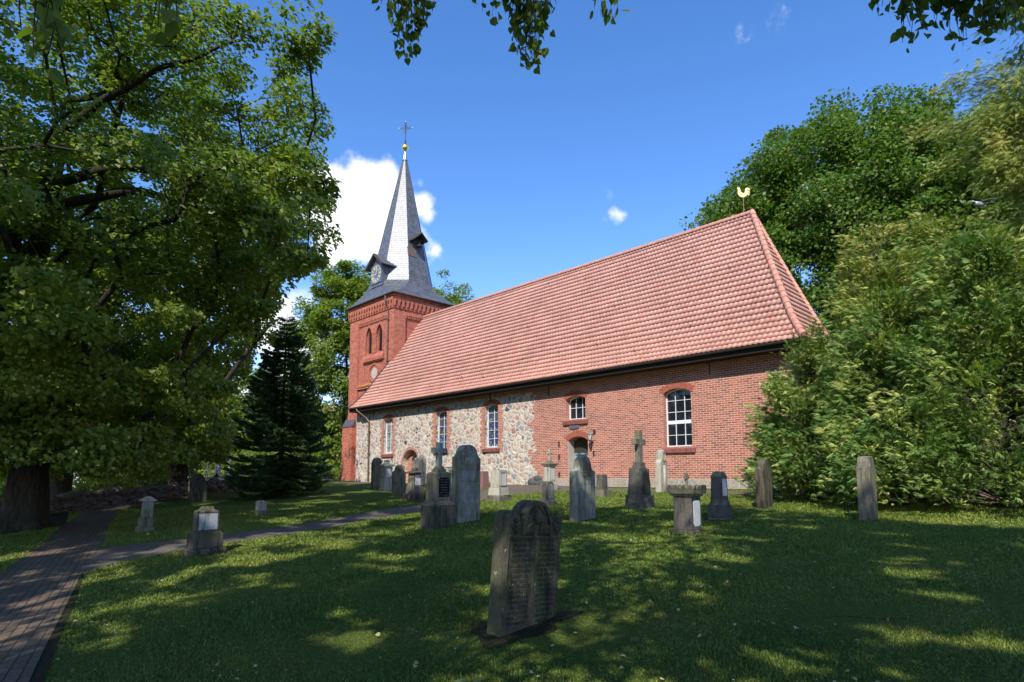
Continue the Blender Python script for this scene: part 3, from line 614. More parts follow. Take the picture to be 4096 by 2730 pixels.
# ridge and hip caps
def caps(name, pts, r, L, parent):
    pts = [Vector(p) for p in pts]; bm = bmesh.new(); seg = []
    for a, b in zip(pts, pts[1:]):
        n = max(1, round((b-a).length/L))
        for i in range(n): seg.append((a.lerp(b, i/n), a.lerp(b, (i+1)/n)))
    for a, b in seg:
        t = (b-a).normalized(); b2 = b+t*.05; s = t.cross(Vector((0, 0, 1))).normalized(); u = s.cross(t); rr = []
        for p, q in ((a, r*1.12), (b2, r*.9)):
            rr.append([bm.verts.new(p+s*q*math.cos(k)+u*q*math.sin(k)) for k in [math.pi*(-.12+1.24*i/10) for i in range(11)]])
        for i in range(10): bm.faces.new((rr[0][i], rr[0][i+1], rr[1][i+1], rr[1][i]))
        c = bm.verts.new(a); [bm.faces.new((c, rr[0][i+1], rr[0][i])) for i in range(10)]
    return bobj(name, bm, MAT['ridge_tile'], parent)
caps('ridge_caps', [(XH1, YR, ZR+.0), (XW+.4, YR, ZR+.0)][::1], .13, .38, roof)
hp = [(xhip(t)+.0, pr(t)[0], pr(t)[1]+.05) for t in np.linspace(0, NR, 26)]
caps('hip_caps', hp, .125, .40, roof); caps('hip_caps', [(xhip(t), yc2(t), pr(t)[1]+.03) for t in np.linspace(0, NR, 26)], .10, .40, roof)
# snow hooks and vent tiles
rr_ = random.Random(3)
for row, off in ((3, 0), (13, 4), (22, 2)):
    for i in range(8+off, NC-20, 12 if row < 10 else 15):
        X = XW+(i+rr_.uniform(-1, 1)*1.0)*TW; t = row+rr_.choice((0, 1, 3)); t = min(t, NR-2)
        if X > xhip(t)-.6: continue
        y, z = pr(t); ny, nz_ = prn(t); bm = bmesh.new(); pipe(bm, [(X, y+ny*.05, z+nz_*.05), (X+.01, y+ny*.10-.04, z+nz_*.10-.03), (X+.02, y+ny*.17, z+nz_*.17)], .018, 5); bobj('snow_hook', bm, MAT['zinc'], roof)
# gutter, soffit, pipes
bm = bmesh.new(); prof = [(.075*math.cos(a), .075*math.sin(a)) for a in [math.pi+math.pi*i/10 for i in range(11)]]; prof = prof+[(u*.86, v*.86) for u, v in prof[::-1]]
prism(bm, prof, lambda u, v, d: (d, YE-.03+u, ZE-.035+v), XW-.02, XH0+.02); prism(bm, prof, lambda u, v, d: (XH0+.03-u, d, ZE-.035+v), YE-.0, YC)
bobj('gutter', bm, MAT['zinc'], church)
bm = bmesh.new(); box(bm, XW+.02, XH0-.03, YE+.06, YE+.09, 4.84, 5.07); box(bm, XW+.02, -8.2, YE+.09, YS+.02, 4.84, 4.875); box(bm, -8.18, XH0-.05, YE+.09, YC, 4.84, 4.875); box(bm, XH0-.08, XH0-.05, YE+.1, YC, 4.88, 5.07)
box(bm, XW+.1, XH0-.1, YE+.12, YE+.14, 5.08, 5.19)
bobj('soffit', bm, MAT['darkwood'], church)
bm = bmesh.new(); pipe(bm, [(-37.3, YE-.03, 5.0), (-37.2, YE-.02, 4.86), (-36.75, YS-.18, 4.35), (-36.55, YS-.10, 4.1), (-36.5, YS-.09, .0)], .055, 12)
for z in (3.4, 1.9, .6): box(bm, -36.57, -36.43, YS-.155, YS, z, z+.03)
bobj('downpipe', bm, MAT['copper'], church)

# ---- tower
TX0, TX1, TY0, TY1 = -44.7, -38.1, 24.2, 29.9; TZ = 13.05
bm = bmesh.new(); PX0, PX1 = -43.35, -38.95; RC = .14
lan1 = dict(r=(-42.30, -41.35, 10.02, 12.2, 'gothic'), rise=.95, d=.34); lan2 = dict(r=(-40.75, -39.80, 10.02, 12.2, 'gothic'), rise=.95, d=.34)
slits = [dict(r=(-41.5+i*.62, -41.5+i*.62+.28, 6.15, 7.05, 'flat'), d=.3) for i in (0, 1)]
wall(bm, S(TY0), TX0, TX1, -.2, TZ, [dict(r=(PX0, PX1, 5.6, 12.62, 'flat'), d=RC)], RC)
wall(bm, S(TY0+RC), PX0, PX1, 5.6, 12.62, [lan1, lan2]+slits, .3)
wall(bm, E(TX1), TY0, TY1, -.2, TZ, [dict(r=(25.25, 28.9, 6.0, 12.62, 'flat'), d=RC)], RC)
wall(bm, E(TX1-RC), 25.25, 28.9, 6.0, 12.62, [], RC)
for (a, b), (c, d) in (((TX0, TY0), (TX0, TY1)), ((TX0, TY1), (TX1, TY1))): bm.faces.new([bm.verts.new(v) for v in ((a, b, -.2), (c, d, -.2), (c, d, 14.1), (a, b, 14.1))])
tower = bobj('tower', bm, MAT['brick_tower'], church, recalc=False)
bm = bmesh.new()      # string courses and the solid band up to the eaves
for z0, z1, o in ((TZ, 13.12, .07), (13.125, 13.95, .05), (13.95, 14.03, .14), (14.03, 14.16, .20)): box(bm, TX0-o, TX1+o, TY0-o, TY1+o, z0, z1)
bobj('cornice', bm, MAT['brick_tower'], tower)
def corbels(fn, u0, u1, z0, z1, n, parent, name='corbel_arches'):   # arcaded frieze: pointed notches on a proud strip
    bm = bmesh.new(); p = (u1-u0)/n; pts = [(u0, z1)]
    P = [(u0, z0)]
    for i in range(n):
        a = u0+i*p; P += [(a+p*.16, z0), (a+p*.16, z0+(z1-z0)*.32), (a+p*.28, z0+(z1-z0)*.52), (a+p*.5, z0+(z1-z0)*.72), (a+p*.72, z0+(z1-z0)*.52), (a+p*.84, z0+(z1-z0)*.32), (a+p*.84, z0)]
    P += [(u1, z0), (u1, z1), (u0, z1)]
    prism(bm, P, fn, -.18, -.051); return bobj(name, bm, MAT['brick_tower'], parent)
corbels(S(TY0), TX0-.05, TX1+.05, 13.2, 13.9, 17, tower); corbels(E(TX1), TY0-.05, TY1+.05, 13.2, 13.9, 15, tower)
bm = bmesh.new()
n = 22
for i in range(n): a = PX0+(PX1-PX0)*i/n; box(bm, a+.02, a+.12, TY0+.0+.02, TY0+RC, 12.44, 12.62)
box(bm, PX0, PX1, TY0+.04, TY0+RC, 12.55, 12.62)
bobj('dentils', bm, MAT['brick_tower'], tower); bm = bmesh.new(); box(bm, TX1-RC, TX1-.04, 25.25, 28.9, 12.55, 12.62)
for i in range(18): a = 25.25+3.65*i/18; box(bm, TX1-RC, TX1-.02, a+.02, a+.12, 12.44, 12.618)
bobj('dentils', bm, MAT['brick_tower'], tower)
YP = TY0+RC       # recessed face
def ring(bm, P, Q, fn, a, b):
    for i in range(len(P)-1): prism(bm, [P[i], P[i+1], Q[i+1], Q[i]], fn, a, b)
for L_ in (lan1, lan2):
    u0, u1, z0, z1, k = L_['r']; bm = bmesh.new(); A = arch_pts(u0, u1, z1-.95, 'gothic', .95); B = arch_pts(u0-.13, u1+.13, z1-.95, 'gothic', 1.13)
    ring(bm, A, B, S(YP), -.07, .01); box(bm, u0-.13, u0, YP-.07, YP+.01, z0, z1-.95); box(bm, u1, u1+.13, YP-.07, YP+.01, z0, z1-.95); bobj('lancet_surround', bm, MAT['brick_tower'], tower)
    A2 = arch_pts(u0+.07, u1-.07, z1-.97, 'gothic', .86); bm = bmesh.new(); ring(bm, A, [A2[min(i, len(A2)-1)] for i in range(len(A))], S(YP), .12, .3); box(bm, u0, u0+.07, YP+.12, YP+.3, z0, z1-.97); box(bm, u1-.07, u1, YP+.12, YP+.3, z0, z1-.97); bobj('lancet_inner_order', bm, MAT['brick_tower'], tower)
    bm = bmesh.new(); nl = 13
    for i in range(nl):
        z = z0+.08+i*.155
        if z > z1-.35: break
        prism(bm, [(YP+.20, z), (YP+.33, z+.10), (YP+.33, z+.12), (YP+.20, z+.02)], lambda u, v, d: (d, u, v), u0+.06, u1-.06)
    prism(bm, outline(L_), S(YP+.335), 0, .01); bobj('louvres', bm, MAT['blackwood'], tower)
bm = bmesh.new(); prism(bm, [(YP-.16, 9.50), (YP+.01, 9.50), (YP+.33, 10.05), (YP+.20, 10.02), (YP-.02, 9.95), (YP-.16, 9.62)], lambda u, v, d: (d, u, v), -42.5, -39.6); bobj('lancet_sill', bm, MAT['brick_tower'], tower)
bm = bmesh.new(); box(bm, -42.6, -39.5, YP-.20, YP, 9.36, 9.48)
for i in range(16): box(bm, -42.5+i*.19, -42.40+i*.19, YP-.14, YP, 9.27, 9.36)
bobj('sill_string', bm, MAT['brick_tower'], tower)
bm = bmesh.new(); box(bm, -42.55, -42.43, YP-.05, YP, 7.65, 9.27); box(bm, -39.67, -39.55, YP-.05, YP, 7.65, 9.27); box(bm, -41.15, -40.95, YP-.07, YP, 11.5, 11.62); box(bm, -41.12, -40.98, YP-.05, YP, 10.0, 11.5); bobj('panel_frame', bm, MAT['brick_tower'], tower)
bm = bmesh.new(); c = (-40.95, 8.42)
for r0, r1, a, b in ((.60, .74, -.10, .0), (.46, .60, -.04, .0)):
    P = [(c[0]+r0*math.cos(t), c[1]+r0*math.sin(t)) for t in np.linspace(0, 2*math.pi, 29)]; Q = [(c[0]+r1*math.cos(t), c[1]+r1*math.sin(t)) for t in np.linspace(0, 2*math.pi, 29)]; ring(bm, P, Q, S(YP), a, b)
md = bobj('medallion_ring', bm, MAT['brick_tower'], tower)
bm = bmesh.new(); prism(bm, [(c[0]+.46*math.cos(t), c[1]+.46*math.sin(t)) for t in np.linspace(0, 2*math.pi, 24, endpoint=False)], S(YP-.008), 0, .008); bobj('medallion_face', bm, MAT['plaster'], md)
bm = bmesh.new(); prism(bm, [(YP-.16, 7.42), (YP+.0, 7.42), (YP+.0, 7.66), (YP-.16, 7.50)], lambda u, v, d: (d, u, v), PX0+.0, PX1)
m = M('lichened_ledge', .9, .2); m.color(m.mix(m.rng(m.noise(3, 5, .7), .42, .58), (.30, .09, .05), (.42, .24, .045))); bobj('ledge', bm, m.m, tower)
bm = bmesh.new(); prism(bm, [(YP-.14, 7.26), (YP, 7.26), (YP, 7.41), (YP-.10, 7.41)], lambda u, v, d: (d, u, v), PX0, PX1); prism(bm, [(YP-.139, 5.6), (YP, 5.6), (YP, 5.95), (YP-.02, 5.95)], lambda u, v, d: (d, u, v), PX0, PX1); bobj('ledge_moulding', bm, MAT['brick_tower'], tower)
# corner buttress with slate weathering
bm = bmesh.new(); box(bm, -44.98, -43.4, 23.9, 25.6, .55, 4.35); box(bm, -45.06, -43.35, 23.82, 25.65, -.5, .5, 1, 1); box(bm, -45.02, -43.38, 23.86, 25.6, .5, .55); btr = bobj('buttress', bm, MAT['brick_tower'], tower, bevel=.01)
bm = bmesh.new(); prism(bm, [(23.84, 4.30), (24.24, 4.98), (25.65, 4.98), (25.65, 4.30)], lambda u, v, d: (d, u, v), -45.04, -43.36); bobj('buttress_cap', bm, plain('cap_slate', (.085, .075, .085), .55, .4), btr)
bm = bmesh.new(); pipe(bm, [(-38.72, TY0-.42, 14.0), (-38.72, TY0-.40, 13.55), (-38.80, TY0-.16, 13.1), (-38.80, TY0-.09, 12.9), (-38.80, TY0-.09, 7.4)], .06, 12)
for z in (12.2, 10.6, 9.0): box(bm, -38.88, -38.72, TY0-.16, TY0, z, z+.04)
bobj('downpipe', bm, MAT['copper'], tower)

# ---- spire
AX, AY = -41.4, 27.05
def octring(z, A, c, sx=1, sy=1): return [(AX+u*sx, AY+v*sy, z) for u, v in ((A, -c), (A, c), (c, A), (-c, A), (-A, c), (-A, -c), (-c, -A), (c, -A))]
bm = bmesh.new(); uvl = bm.loops.layers.uv.new('slate')
def strip(r0, r1, sd=0.0):
    v0 = [bm.verts.new(p) for p in r0]; v1 = [bm.verts.new(p) for p in r1]
    for i in range(8):
        j = (i+1) % 8; a, b, c, d = v0[i], v0[j], v1[j], v1[i]
        vs_ = [a, b, c, d] if (a.co-b.co).length > .02 else [a, c, d]
        if (c.co-d.co).length < .02: vs_ = [a, b, c]
        f = bm.faces.new(vs_); base = (b.co-a.co) if (a.co-b.co).length > .02 else (c.co-d.co); base.normalize(); n_ = f.normal if f.normal.length else Vector((0, 0, 1)); f.normal_update(); up = f.normal.cross(base).normalized()
        if up.z < 0: up = -up
        mid = (r0[i][0]+r0[j][0])/2, (r0[i][1]+r0[j][1])/2
        for lp in f.loops: q = lp.vert.co-Vector((mid[0], mid[1], 0)); lp[uvl].uv = (q.dot(base)+i*3.1, q.dot(up)+sd)
def oct2(z, Ax, Ay, cx, cy): return [(AX+u, AY+v, z) for u, v in ((Ax, -cy), (Ax, cy), (cx, Ay), (-cx, Ay), (-Ax, cy), (-Ax, -cy), (-cx, -Ay), (cx, -Ay))]
r_e = oct2(14.20, 3.60, 3.15, 3.60, 3.15); r_1 = oct2(14.66, 3.14, 2.82, 2.6, 2.25); r_2 = oct2(15.2, 2.76, 2.62, 1.62, 1.5); r_3 = octring(15.85, 2.46, .98); r_4 = octring(18.0, 2.46*(27.9-18)/(27.9-15.85)+.0, .98*(27.9-18)/(27.9-15.85)); r_5 = octring(27.1, .175, .07)
for a, b in ((r_e, r_1), (r_1, r_2), (r_2, r_3), (r_3, r_4), (r_4, r_5)): strip(a, b)
bmesh.ops.remove_doubles(bm, verts=bm.verts, dist=.001)
spire = bobj('spire', bm, MAT['slate'], church)
bm = bmesh.new(); box(bm, AX-3.6, AX+3.6, AY-3.15, AY+3.15, 14.165, 14.2); bobj('eaves_board', bm, MAT['darkwood'], spire)
bm = bmesh.new()
for (x0, y0, x1, y1) in ((AX-3.66, AY-3.21, AX+3.66, AY-3.21), (AX+3.66, AY-3.21, AX+3.66, AY+3.21)): pipe(bm, [(x0, y0, 14.15), (x1, y1, 14.15)], .06, 8)
bobj('spire_gutter', bm, MAT['zinc'], spire)
bm = bmesh.new(); rg = octring(0, 1, .42)
for i in range(8):      # lead hip rolls
    a = Vector(r_3[i]); b = Vector(r_5[i]); pipe(bm, [a, b], .028, 5)
bobj('hip_rolls', bm, plain('roll_lead', (.10, .11, .13), .5, .4, .2), spire)
bm = bmesh.new(); lathe(bm, [(.24, 27.08), (.19, 27.2), (.09, 27.85)], (AX, AY, 0), 12); bobj('lead_cone', bm, MAT['lead'], spire)
bm = bmesh.new(); lathe(bm, [(.09, 27.85), (.07, 28.05), (.07, 28.9)], (AX, AY, 0), 8); lathe(bm, [(.035, 28.5), (.03, 30.4)], (AX, AY, 0), 6); rod = bobj('finial_rod', bm, MAT['iron'], spire)
bm = bmesh.new(); lathe(bm, [(.05, 28.06), (.2, 28.12), (.27, 28.24), (.28, 28.29), (.26, 28.30), (.28, 28.31), (.27, 28.38), (.19, 28.5), (.05, 28.56)], (AX, AY, 0), 20); bobj('finial_ball', bm, MAT['gold'], spire, smooth=True)
# wrought cross, in the north-south... plane turned towards the viewer
bm = bmesh.new(); dx = Vector((.75, .66, 0)).normalized(); c0 = Vector((AX, AY, 30.05)); up = Vector((0, 0, 1))
for d, L_ in ((dx, .56), (-dx, .56), (up, .58), (-up, .5)):
    s = up if abs(d.z) < .5 else dx
    for k in (-1, 1): pipe(bm, [c0+s*k*.05+d*.05, c0+s*k*.05+d*L_*.7, c0+s*k*.10+d*L_*.82, c0+d*L_], .014, 5)
    bar(bm, c0, c0+d*L_, .022)
for i in range(4):
    a = math.pi/4+i*math.pi/2; pts = [c0+dx*(.16*math.cos(a)+.1*math.cos(t))+up*(.16*math.sin(a)+.1*math.sin(t)) for t in np.linspace(0, 2*math.pi, 12)]; pipe(bm, pts, .012, 5)
crs = bobj('cross', bm, MAT['iron'], spire)
for d in (dx, -dx, up): bm = bmesh.new(); bmesh.ops.create_icosphere(bm, subdivisions=1, radius=.05, matrix=Matrix.Translation(c0+d*.58)); bobj('cross_tip', bm, MAT['gilt'], crs)
# clock dormer on the south facet
DX0, DX1, DYF = -42.0, -40.2, 24.42; dc = (DX0+DX1)/2
bm = bmesh.new(); uvl = bm.loops.layers.uv.new('slate'); prism(bm, [(DX0, 15.4), (DX1, 15.4), (DX1, 17.12), (dc, 17.95), (DX0, 17.12)], S(DYF), 0, 2.2)
for f in bm.faces:
    for lp in f.loops: co = lp.vert.co; lp[uvl].uv = (co.x+co.y, co.z)
dorm = bobj('clock_dormer', bm, MAT['slate'], spire)
bm = bmesh.new(); uvl = bm.loops.layers.uv.new('slate')
for sx in (-1, 1):
    prism(bm, [(dc, 18.08), (dc+sx*1.28, 17.0), (dc+sx*1.24, 16.92), (dc, 17.98)], S(DYF-.32), 0, 2.3)
for f in bm.faces:
    for lp in f.loops: co = lp.vert.co; lp[uvl].uv = (co.y, co.x)
bobj('dormer_roof', bm, MAT['slate'], dorm)
bm = bmesh.new()
for sx in (-1, 1): bar(bm, (dc, DYF-.33, 18.02), (dc+sx*1.28, DYF-.33, 16.94), .05, .16)
bobj('barge_board', bm, plain('barge_timber', (.06, .05, .045), .7), dorm)
bm = bmesh.new(); cz = 16.42; hw = .76; box(bm, dc-hw, dc+hw, DYF-.06, DYF, cz-hw, cz+hw); clock = bobj('clock', bm, plain('clock_blue', (.085, .125, .20), .4, .4, var=.06), dorm, bevel=.01)
bm = bmesh.new()
for i in range(12):
    a = math.pi/6*i; d = Vector((math.sin(a), 0, math.cos(a))); s = Vector((math.cos(a), 0, -math.sin(a))); c_ = Vector((dc, DYF-.066, cz))
    k = {0: 3, 1: 1, 2: 2, 3: 3, 4: 3, 5: 2, 6: 3, 7: 4, 8: 4, 9: 3, 10: 2, 11: 3}[i]
    for q in range(k): o_ = s*(q-(k-1)/2)*.055; bar(bm, c_+d*.46+o_, c_+d*.66+o_, .034, .01, up=(0, 1, 0))
P = [(dc+.40*math.cos(t), cz+.40*math.sin(t)) for t in np.linspace(0, 2*math.pi, 33)]; Q = [(dc+.425*math.cos(t), cz+.425*math.sin(t)) for t in np.linspace(0, 2*math.pi, 33)]; ring(bm, P, Q, S(DYF-.062), -.006, 0)
P = [(dc+.69*math.cos(t), cz+.69*math.sin(t)) for t in np.linspace(0, 2*math.pi, 33)]; Q = [(dc+.715*math.cos(t), cz+.715*math.sin(t)) for t in np.linspace(0, 2*math.pi, 33)]; ring(bm, P, Q, S(DYF-.062), -.006, 0)
bobj('numerals', bm, MAT['gilt'], clock)
for nm, ang, L_, w_ in (('hour_hand', R(22), .40, .07), ('minute_hand', R(268), .60, .05)):
    bm = bmesh.new(); d = Vector((math.sin(ang), 0, math.cos(ang))); c_ = Vector((dc, DYF-.085, cz)); bar(bm, c_-d*.12, c_+d*L_, w_, .008, up=(0, 1, 0)); bobj(nm, bm, MAT['gilt'], clock)
# bell gablet on the east facet and hatch
bm = bmesh.new()
for s in (-1, 1): prism(bm, [(27.05, 19.95), (27.05+s*.62, 19.36), (27.05+s*.62, 19.30), (27.05, 19.86)], lambda u, v, d: (-39.75+d, u, v), 0, 1.05)
bh = bobj('bell_gablet', bm, plain('gablet_wood', (.05, .04, .035), .7), spire)
bm = bmesh.new(); bar(bm, (-39.6, 26.6, 19.3), (-38.85, 26.6, 19.3), .06); bar(bm, (-39.6, 27.5, 19.3), (-38.85, 27.5, 19.3), .06); bar(bm, (-39.1, 26.6, 19.38), (-39.1, 27.5, 19.38), .07); bobj('bell_beam', bm, MAT['darkwood'], bh)
bm = bmesh.new(); lathe(bm, [(.29, 18.84), (.27, 18.90), (.20, 18.98), (.17, 19.12), (.15, 19.22), (.05, 19.30)], (-39.1, 27.05, 0), 18); bobj('bell', bm, plain('bell_bronze', (.05, .055, .05), .45, .5, .6), bh, smooth=True)
bm = bmesh.new(); bar(bm, (-39.36, 26.62, 18.0), (-39.50, 26.62, 18.75), .05, .85, up=(0, 1, 0)); bobj('hatch', bm, plain('hatch_copper', (.17, .11, .09), .55, .4, .3), spire)
# weathercock
bm = bmesh.new(); wx, wy, wz = -12.15, 27.0, 12.9; pipe(bm, [(wx, wy, 12.7), (wx, wy, 13.72)], .02, 8); wc = bobj('vane_rod', bm, plain('vane_rod_metal', (.28, .10, .07), .5, .4), church)
cock = [(-.05, 0), (-.16, .04), (-.24, .14), (-.26, .26), (-.235, .36), (-.25, .42), (-.30, .43), (-.26, .47), (-.24, .53), (-.21, .49), (-.19, .54), (-.165, .48), (-.14, .45), (-.13, .36), (-.09, .27), (-.02, .22), (.05, .22), (.09, .28), (.09, .38), (.13, .46), (.21, .49), (.29, .45), (.33, .37), (.31, .33), (.27, .37), (.22, .38), (.20, .34), (.26, .32), (.32, .25), (.31, .20), (.25, .24), (.20, .24), (.27, .19), (.30, .10), (.26, .09), (.20, .13), (.10, .05), (.03, 0)]
dx = Vector((.72, .69, 0)).normalized(); dn_ = Vector((.69, -.72, 0)); bm = bmesh.new()
prism(bm, [(u*1.0, v*1.0) for u, v in cock], lambda u, v, d: tuple(Vector((wx, wy, wz+.78))+dx*u+dn_*d+Vector((0, 0, v))), -.03, .03); bobj('weathercock', bm, MAT['gilt'], wc, bevel=.008)

# ------------------------------------------------------------------ gravestones
def stone_mat(name, base, dark=(.035, .038, .028), green=(.09, .11, .035), ds=.5, gs=.3, light=None):
    m = M(name, .92, .15); oi = m.n('ShaderNodeObjectInfo'); p = m.addv(m.pos, m.comb(m.math('MULTIPLY', oi.outputs['Random'], 0.0), 0.0, 0.0))
    st = m.noise(5, 5, .65, m.scalev(p, 2.2, 2.2, .35)); bl = m.noise(2.3, 6, .65, p); fi = m.noise(40, 5, .7, p); gr = m.noise(3.1, 5, .7, m.addv(p, (7, 3, 1)))
    c = m.mix(1.0, tuple(base), m.ramp(fi, [(.3, .68), (.7, 1.25)]), 'MULTIPLY')
    if light: c = m.mix(m.rng(bl, .5, .62, 0, .8), c, tuple(light))
    c = m.mix(m.math('MULTIPLY', m.rng(st, .62-ds*.35, .80-ds*.35), .85), c, tuple(dark)); c = m.mix(m.math('MULTIPLY', m.rng(gr, .70-gs*.35, .82-gs*.3), .7), c, tuple(green))
    c = m.mix(m.math('MULTIPLY', m.math('GREATER_THAN', m.noise(18, 3, .6, p), .68), .5), c, (.34, .34, .28))
    m.color(c); m.bump(m.math('ADD', m.math('MULTIPLY', fi, .6), bl), .7, .018); return m.m
G_DARK = stone_mat('blackened_sandstone', (.115, .10, .07), (.022, .022, .016), (.075, .085, .028), .55, .35)
G_NEAR = stone_mat('near_slab_sandstone', (.092, .082, .056), (.024, .026, .018), (.10, .11, .038), .42, .55)
G_MID = stone_mat('weathered_sandstone', (.19, .17, .12), (.045, .043, .032), (.12, .14, .045), .45, .4)
G_SLAB = stone_mat('streaked_sandstone', (.225, .21, .165), (.05, .048, .036), (.16, .19, .06), .35, .5, (.30, .31, .30))
G_PALE = stone_mat('pale_sandstone', (.42, .39, .31), (.12, .11, .085), (.22, .23, .10), .3, .25)
G_WHITE = stone_mat('white_marble', (.55, .54, .51), (.20, .20, .19), (.30, .31, .27), .12, .1)
G_GRAN = stone_mat('dark_granite', (.115, .104, .085), (.022, .022, .02), (.08, .085, .035), .3, .25)
G_RED = stone_mat('red_granite', (.24, .14, .12), (.10, .06, .05), (.14, .12, .08), .2, .1)
G_PLATE = plain('black_plate', (.008, .008, .010), .25, .5); G_LETTER = plain('grey_lettering', (.16, .17, .18), .5, .4); G_ENGR = plain('worn_lettering', (.010, .010, .008), .9)
GROUP = 'gravestones on the churchyard lawn'
FN = lambda u, v, d: (d, u, v)
def grave(name, label, cat, x, y, rz=0, lean=(0, 0), soil_r=None):
    z = float(gz(x, y)); t = thing(name, label, cat, (x, y, z), R(rz), GROUP, (R(lean[0]), R(lean[1])))
    if soil_r: soil(x, y, *soil_r, R(rz))
    return t
def jag(bm, s, amp=.006, seed=0):
    for v in bm.verts: v.co += mnoise.noise_vector(v.co*7+Vector((seed, 0, 0)))*amp
def slab(parent, P, T, m, name='slab', bev=.015, x0=None, rough=0):
    bm = bmesh.new(); x0 = -T/2 if x0 is None else x0; prism(bm, P, FN, x0, x0+T)
    if rough: jag(bm, 0, rough)
    return bobj(name, bm, m, parent, bevel=bev)
def arc(cy, cz, r, a0, a1, n=10, rz=None): return [(cy+r*math.cos(R(a0+(a1-a0)*i/n)), cz+(rz or r)*math.sin(R(a0+(a1-a0)*i/n))) for i in range(n+1)]
def blk(parent, name, z0, z1, wy, tx, m, s=1., bev=.012, dx=0, rough=0, sub=0):
    bm = bmesh.new(); box(bm, dx-tx/2, dx+tx/2, -wy/2, wy/2, z0, z1, s, s)
    if sub:
        bmesh.ops.subdivide_edges(bm, edges=bm.edges, cuts=sub, use_grid_fill=True); rnd = random.Random(int(z1*100))
        for v in bm.verts:
            if v.co.x < tx/2-.001 or True: v.co += mnoise.noise_vector(v.co*11)*rough
    return bobj(name, bm, m, parent, bevel=bev)
def shoulder(W, H, sh, aw, concave=.0, z0=-.25):      # slab outline with shoulders and a central arch
    h = W/2; P = [(-h, z0), (h, z0), (h, sh)]
    if concave: P += [(h-(h-aw/2)*t, sh+concave*t*t) for t in (.4, .8, 1)]
    else: P += [(aw/2+.02, sh+.01), (aw/2, sh+.03)]
    zs = P[-1][1]; P += [(aw/2*math.cos(a), zs+(H-zs)*math.sin(a)) for a in np.linspace(.12, math.pi-.12, 13)]
    P += [(-u, v) for u, v in P[2:5 if not concave else 6][::-1]]
    return P
def relief(parent, cy, cz, ry, rz, x, seed, m, n=60, name='relief'):      # carved foliage and scrolls
    r = random.Random(seed); bm = bmesh.new()
    for i in range(n):
        a = r.uniform(0, 2*math.pi); q = math.sqrt(r.uniform(.15, 1)); y, z = cy+ry*q*math.cos(a), cz+rz*q*math.sin(a); s = r.uniform(.10, .24)*min(ry, rz)
        bmesh.ops.create_icosphere(bm, subdivisions=1, radius=1, matrix=Matrix.Translation((x, y, z)) @ Matrix.Rotation(r.uniform(0, 6), 4, 'X') @ Matrix.Diagonal((.018, s*1.6, s*.6, 1)))
    for k in (-1, 1):
        pipe(bm, [(x+.006, cy+k*ry*(.2+.09*t)*math.cos(t*.8), cz+rz*(.1*t-.5)*1.0) for t in np.linspace(0, 9, 18)], .012, 5)
    return bobj(name, bm, m, parent, smooth=True)
def shield(parent, cy, cz, s, x, m, seed=0):
    bm = bmesh.new(); P = [(cy-s, cz+s*1.1), (cy+s, cz+s*1.1)]+[(cy+s*math.cos(a), cz-s*1.0*math.sin(a)-.0) for a in np.linspace(0, math.pi, 9)]; prism(bm, P, FN, x, x+.022)
    for a in (0, 60, 120): bar(bm, (x+.024, cy-s*.5*math.cos(R(a)), cz-s*.5*math.sin(R(a))), (x+.024, cy+s*.5*math.cos(R(a)), cz+s*.5*math.sin(R(a))), .012, .012, up=(1, 0, 0))
    return bobj('shield', bm, m, parent, bevel=.004)
def cross_bm(bm, zb, H, arm, w_, t, za):
    h = w_/2; P = [(-h, zb), (h, zb), (h, za-h), (arm/2, za-h), (arm/2, za+h), (h, za+h), (h, zb+H), (-h, zb+H), (-h, za+h), (-arm/2, za+h), (-arm/2, za-h), (-h, za-h)]; prism(bm, P, FN, -t/2, t/2)
def text(parent, lines, size, step, cy, ztop, x, m, align='CENTER', name='inscription', sy=1.0):
    obs = []; V, F = [], []
    for i, s in enumerate(lines):
        c = bpy.data.curves.new('line', 'FONT'); c.body = s; c.size = size; c.align_x = align; c.extrude = 0; c.resolution_u = 1
        o = bpy.data.objects.new('line', c); me = bpy.data.meshes.new_from_object(o); n = len(V)
        V += [(x, cy+v.co.x*sy, ztop-size*.8-i*step+v.co.y) for v in me.vertices]; F += [tuple(n+k for k in p.vertices) for p in me.polygons]
        bpy.data.objects.remove(o); bpy.data.curves.remove(c); bpy.data.meshes.remove(me)
    return mobj(name, V, F, m, parent)

# 1 near slab with carved angel and two columns of lettering
t = grave('gravestone', 'dark leaning slab in the foreground carved with an angel above two columns of lettering', 'gravestone', -4.42, 4.38, 2, (-4.5, 1.5), (.5, .75))
h = .40; P = [(-h, -.3), (h, -.3)]+[(h+.005, .9), (h+.01, 1.02)]+arc(h-.06, 1.04, .07, 0, 120, 5)+[(.25, 1.08), (.225, 1.0)]+arc(.01, 1.0, .215, 4, 176, 14, .25)+[(-.205, 1.0), (-.23, 1.04)]+arc(-h+.09, 1.04, .095, 60, 180, 6)+[(-h-.005, .9)]
b = slab(t, P, .19, G_NEAR, 'slab', .022, rough=.008); x = .101
bm = bmesh.new()
for (a, c_) in (((-.375, .885), (.375, .885)), ((0, .885), (0, .02)), ((-.385, .88), (-.385, .02)), ((.385, .88), (.385, .02))): bar(bm, (x, a[0], a[1]), (x, c_[0], c_[1]), .012, .014, up=(1, 0, 0))
bobj('border_line', bm, G_NEAR, b)
bm = bmesh.new(); ring(bm, [(-.19, .90)]+arc(.01, 1.0, .185, 4, 176, 14, .215)[::-1]+[(.20, .90)], [(-.215, .90)]+arc(.01, 1.0, .215, 4, 176, 14, .245)[::-1]+[(.225, .90)], FN, x-.004, x+.022); bobj('niche_rim', bm, G_NEAR, b)
bm = bmesh.new()       # angel: head, halo rays, wings
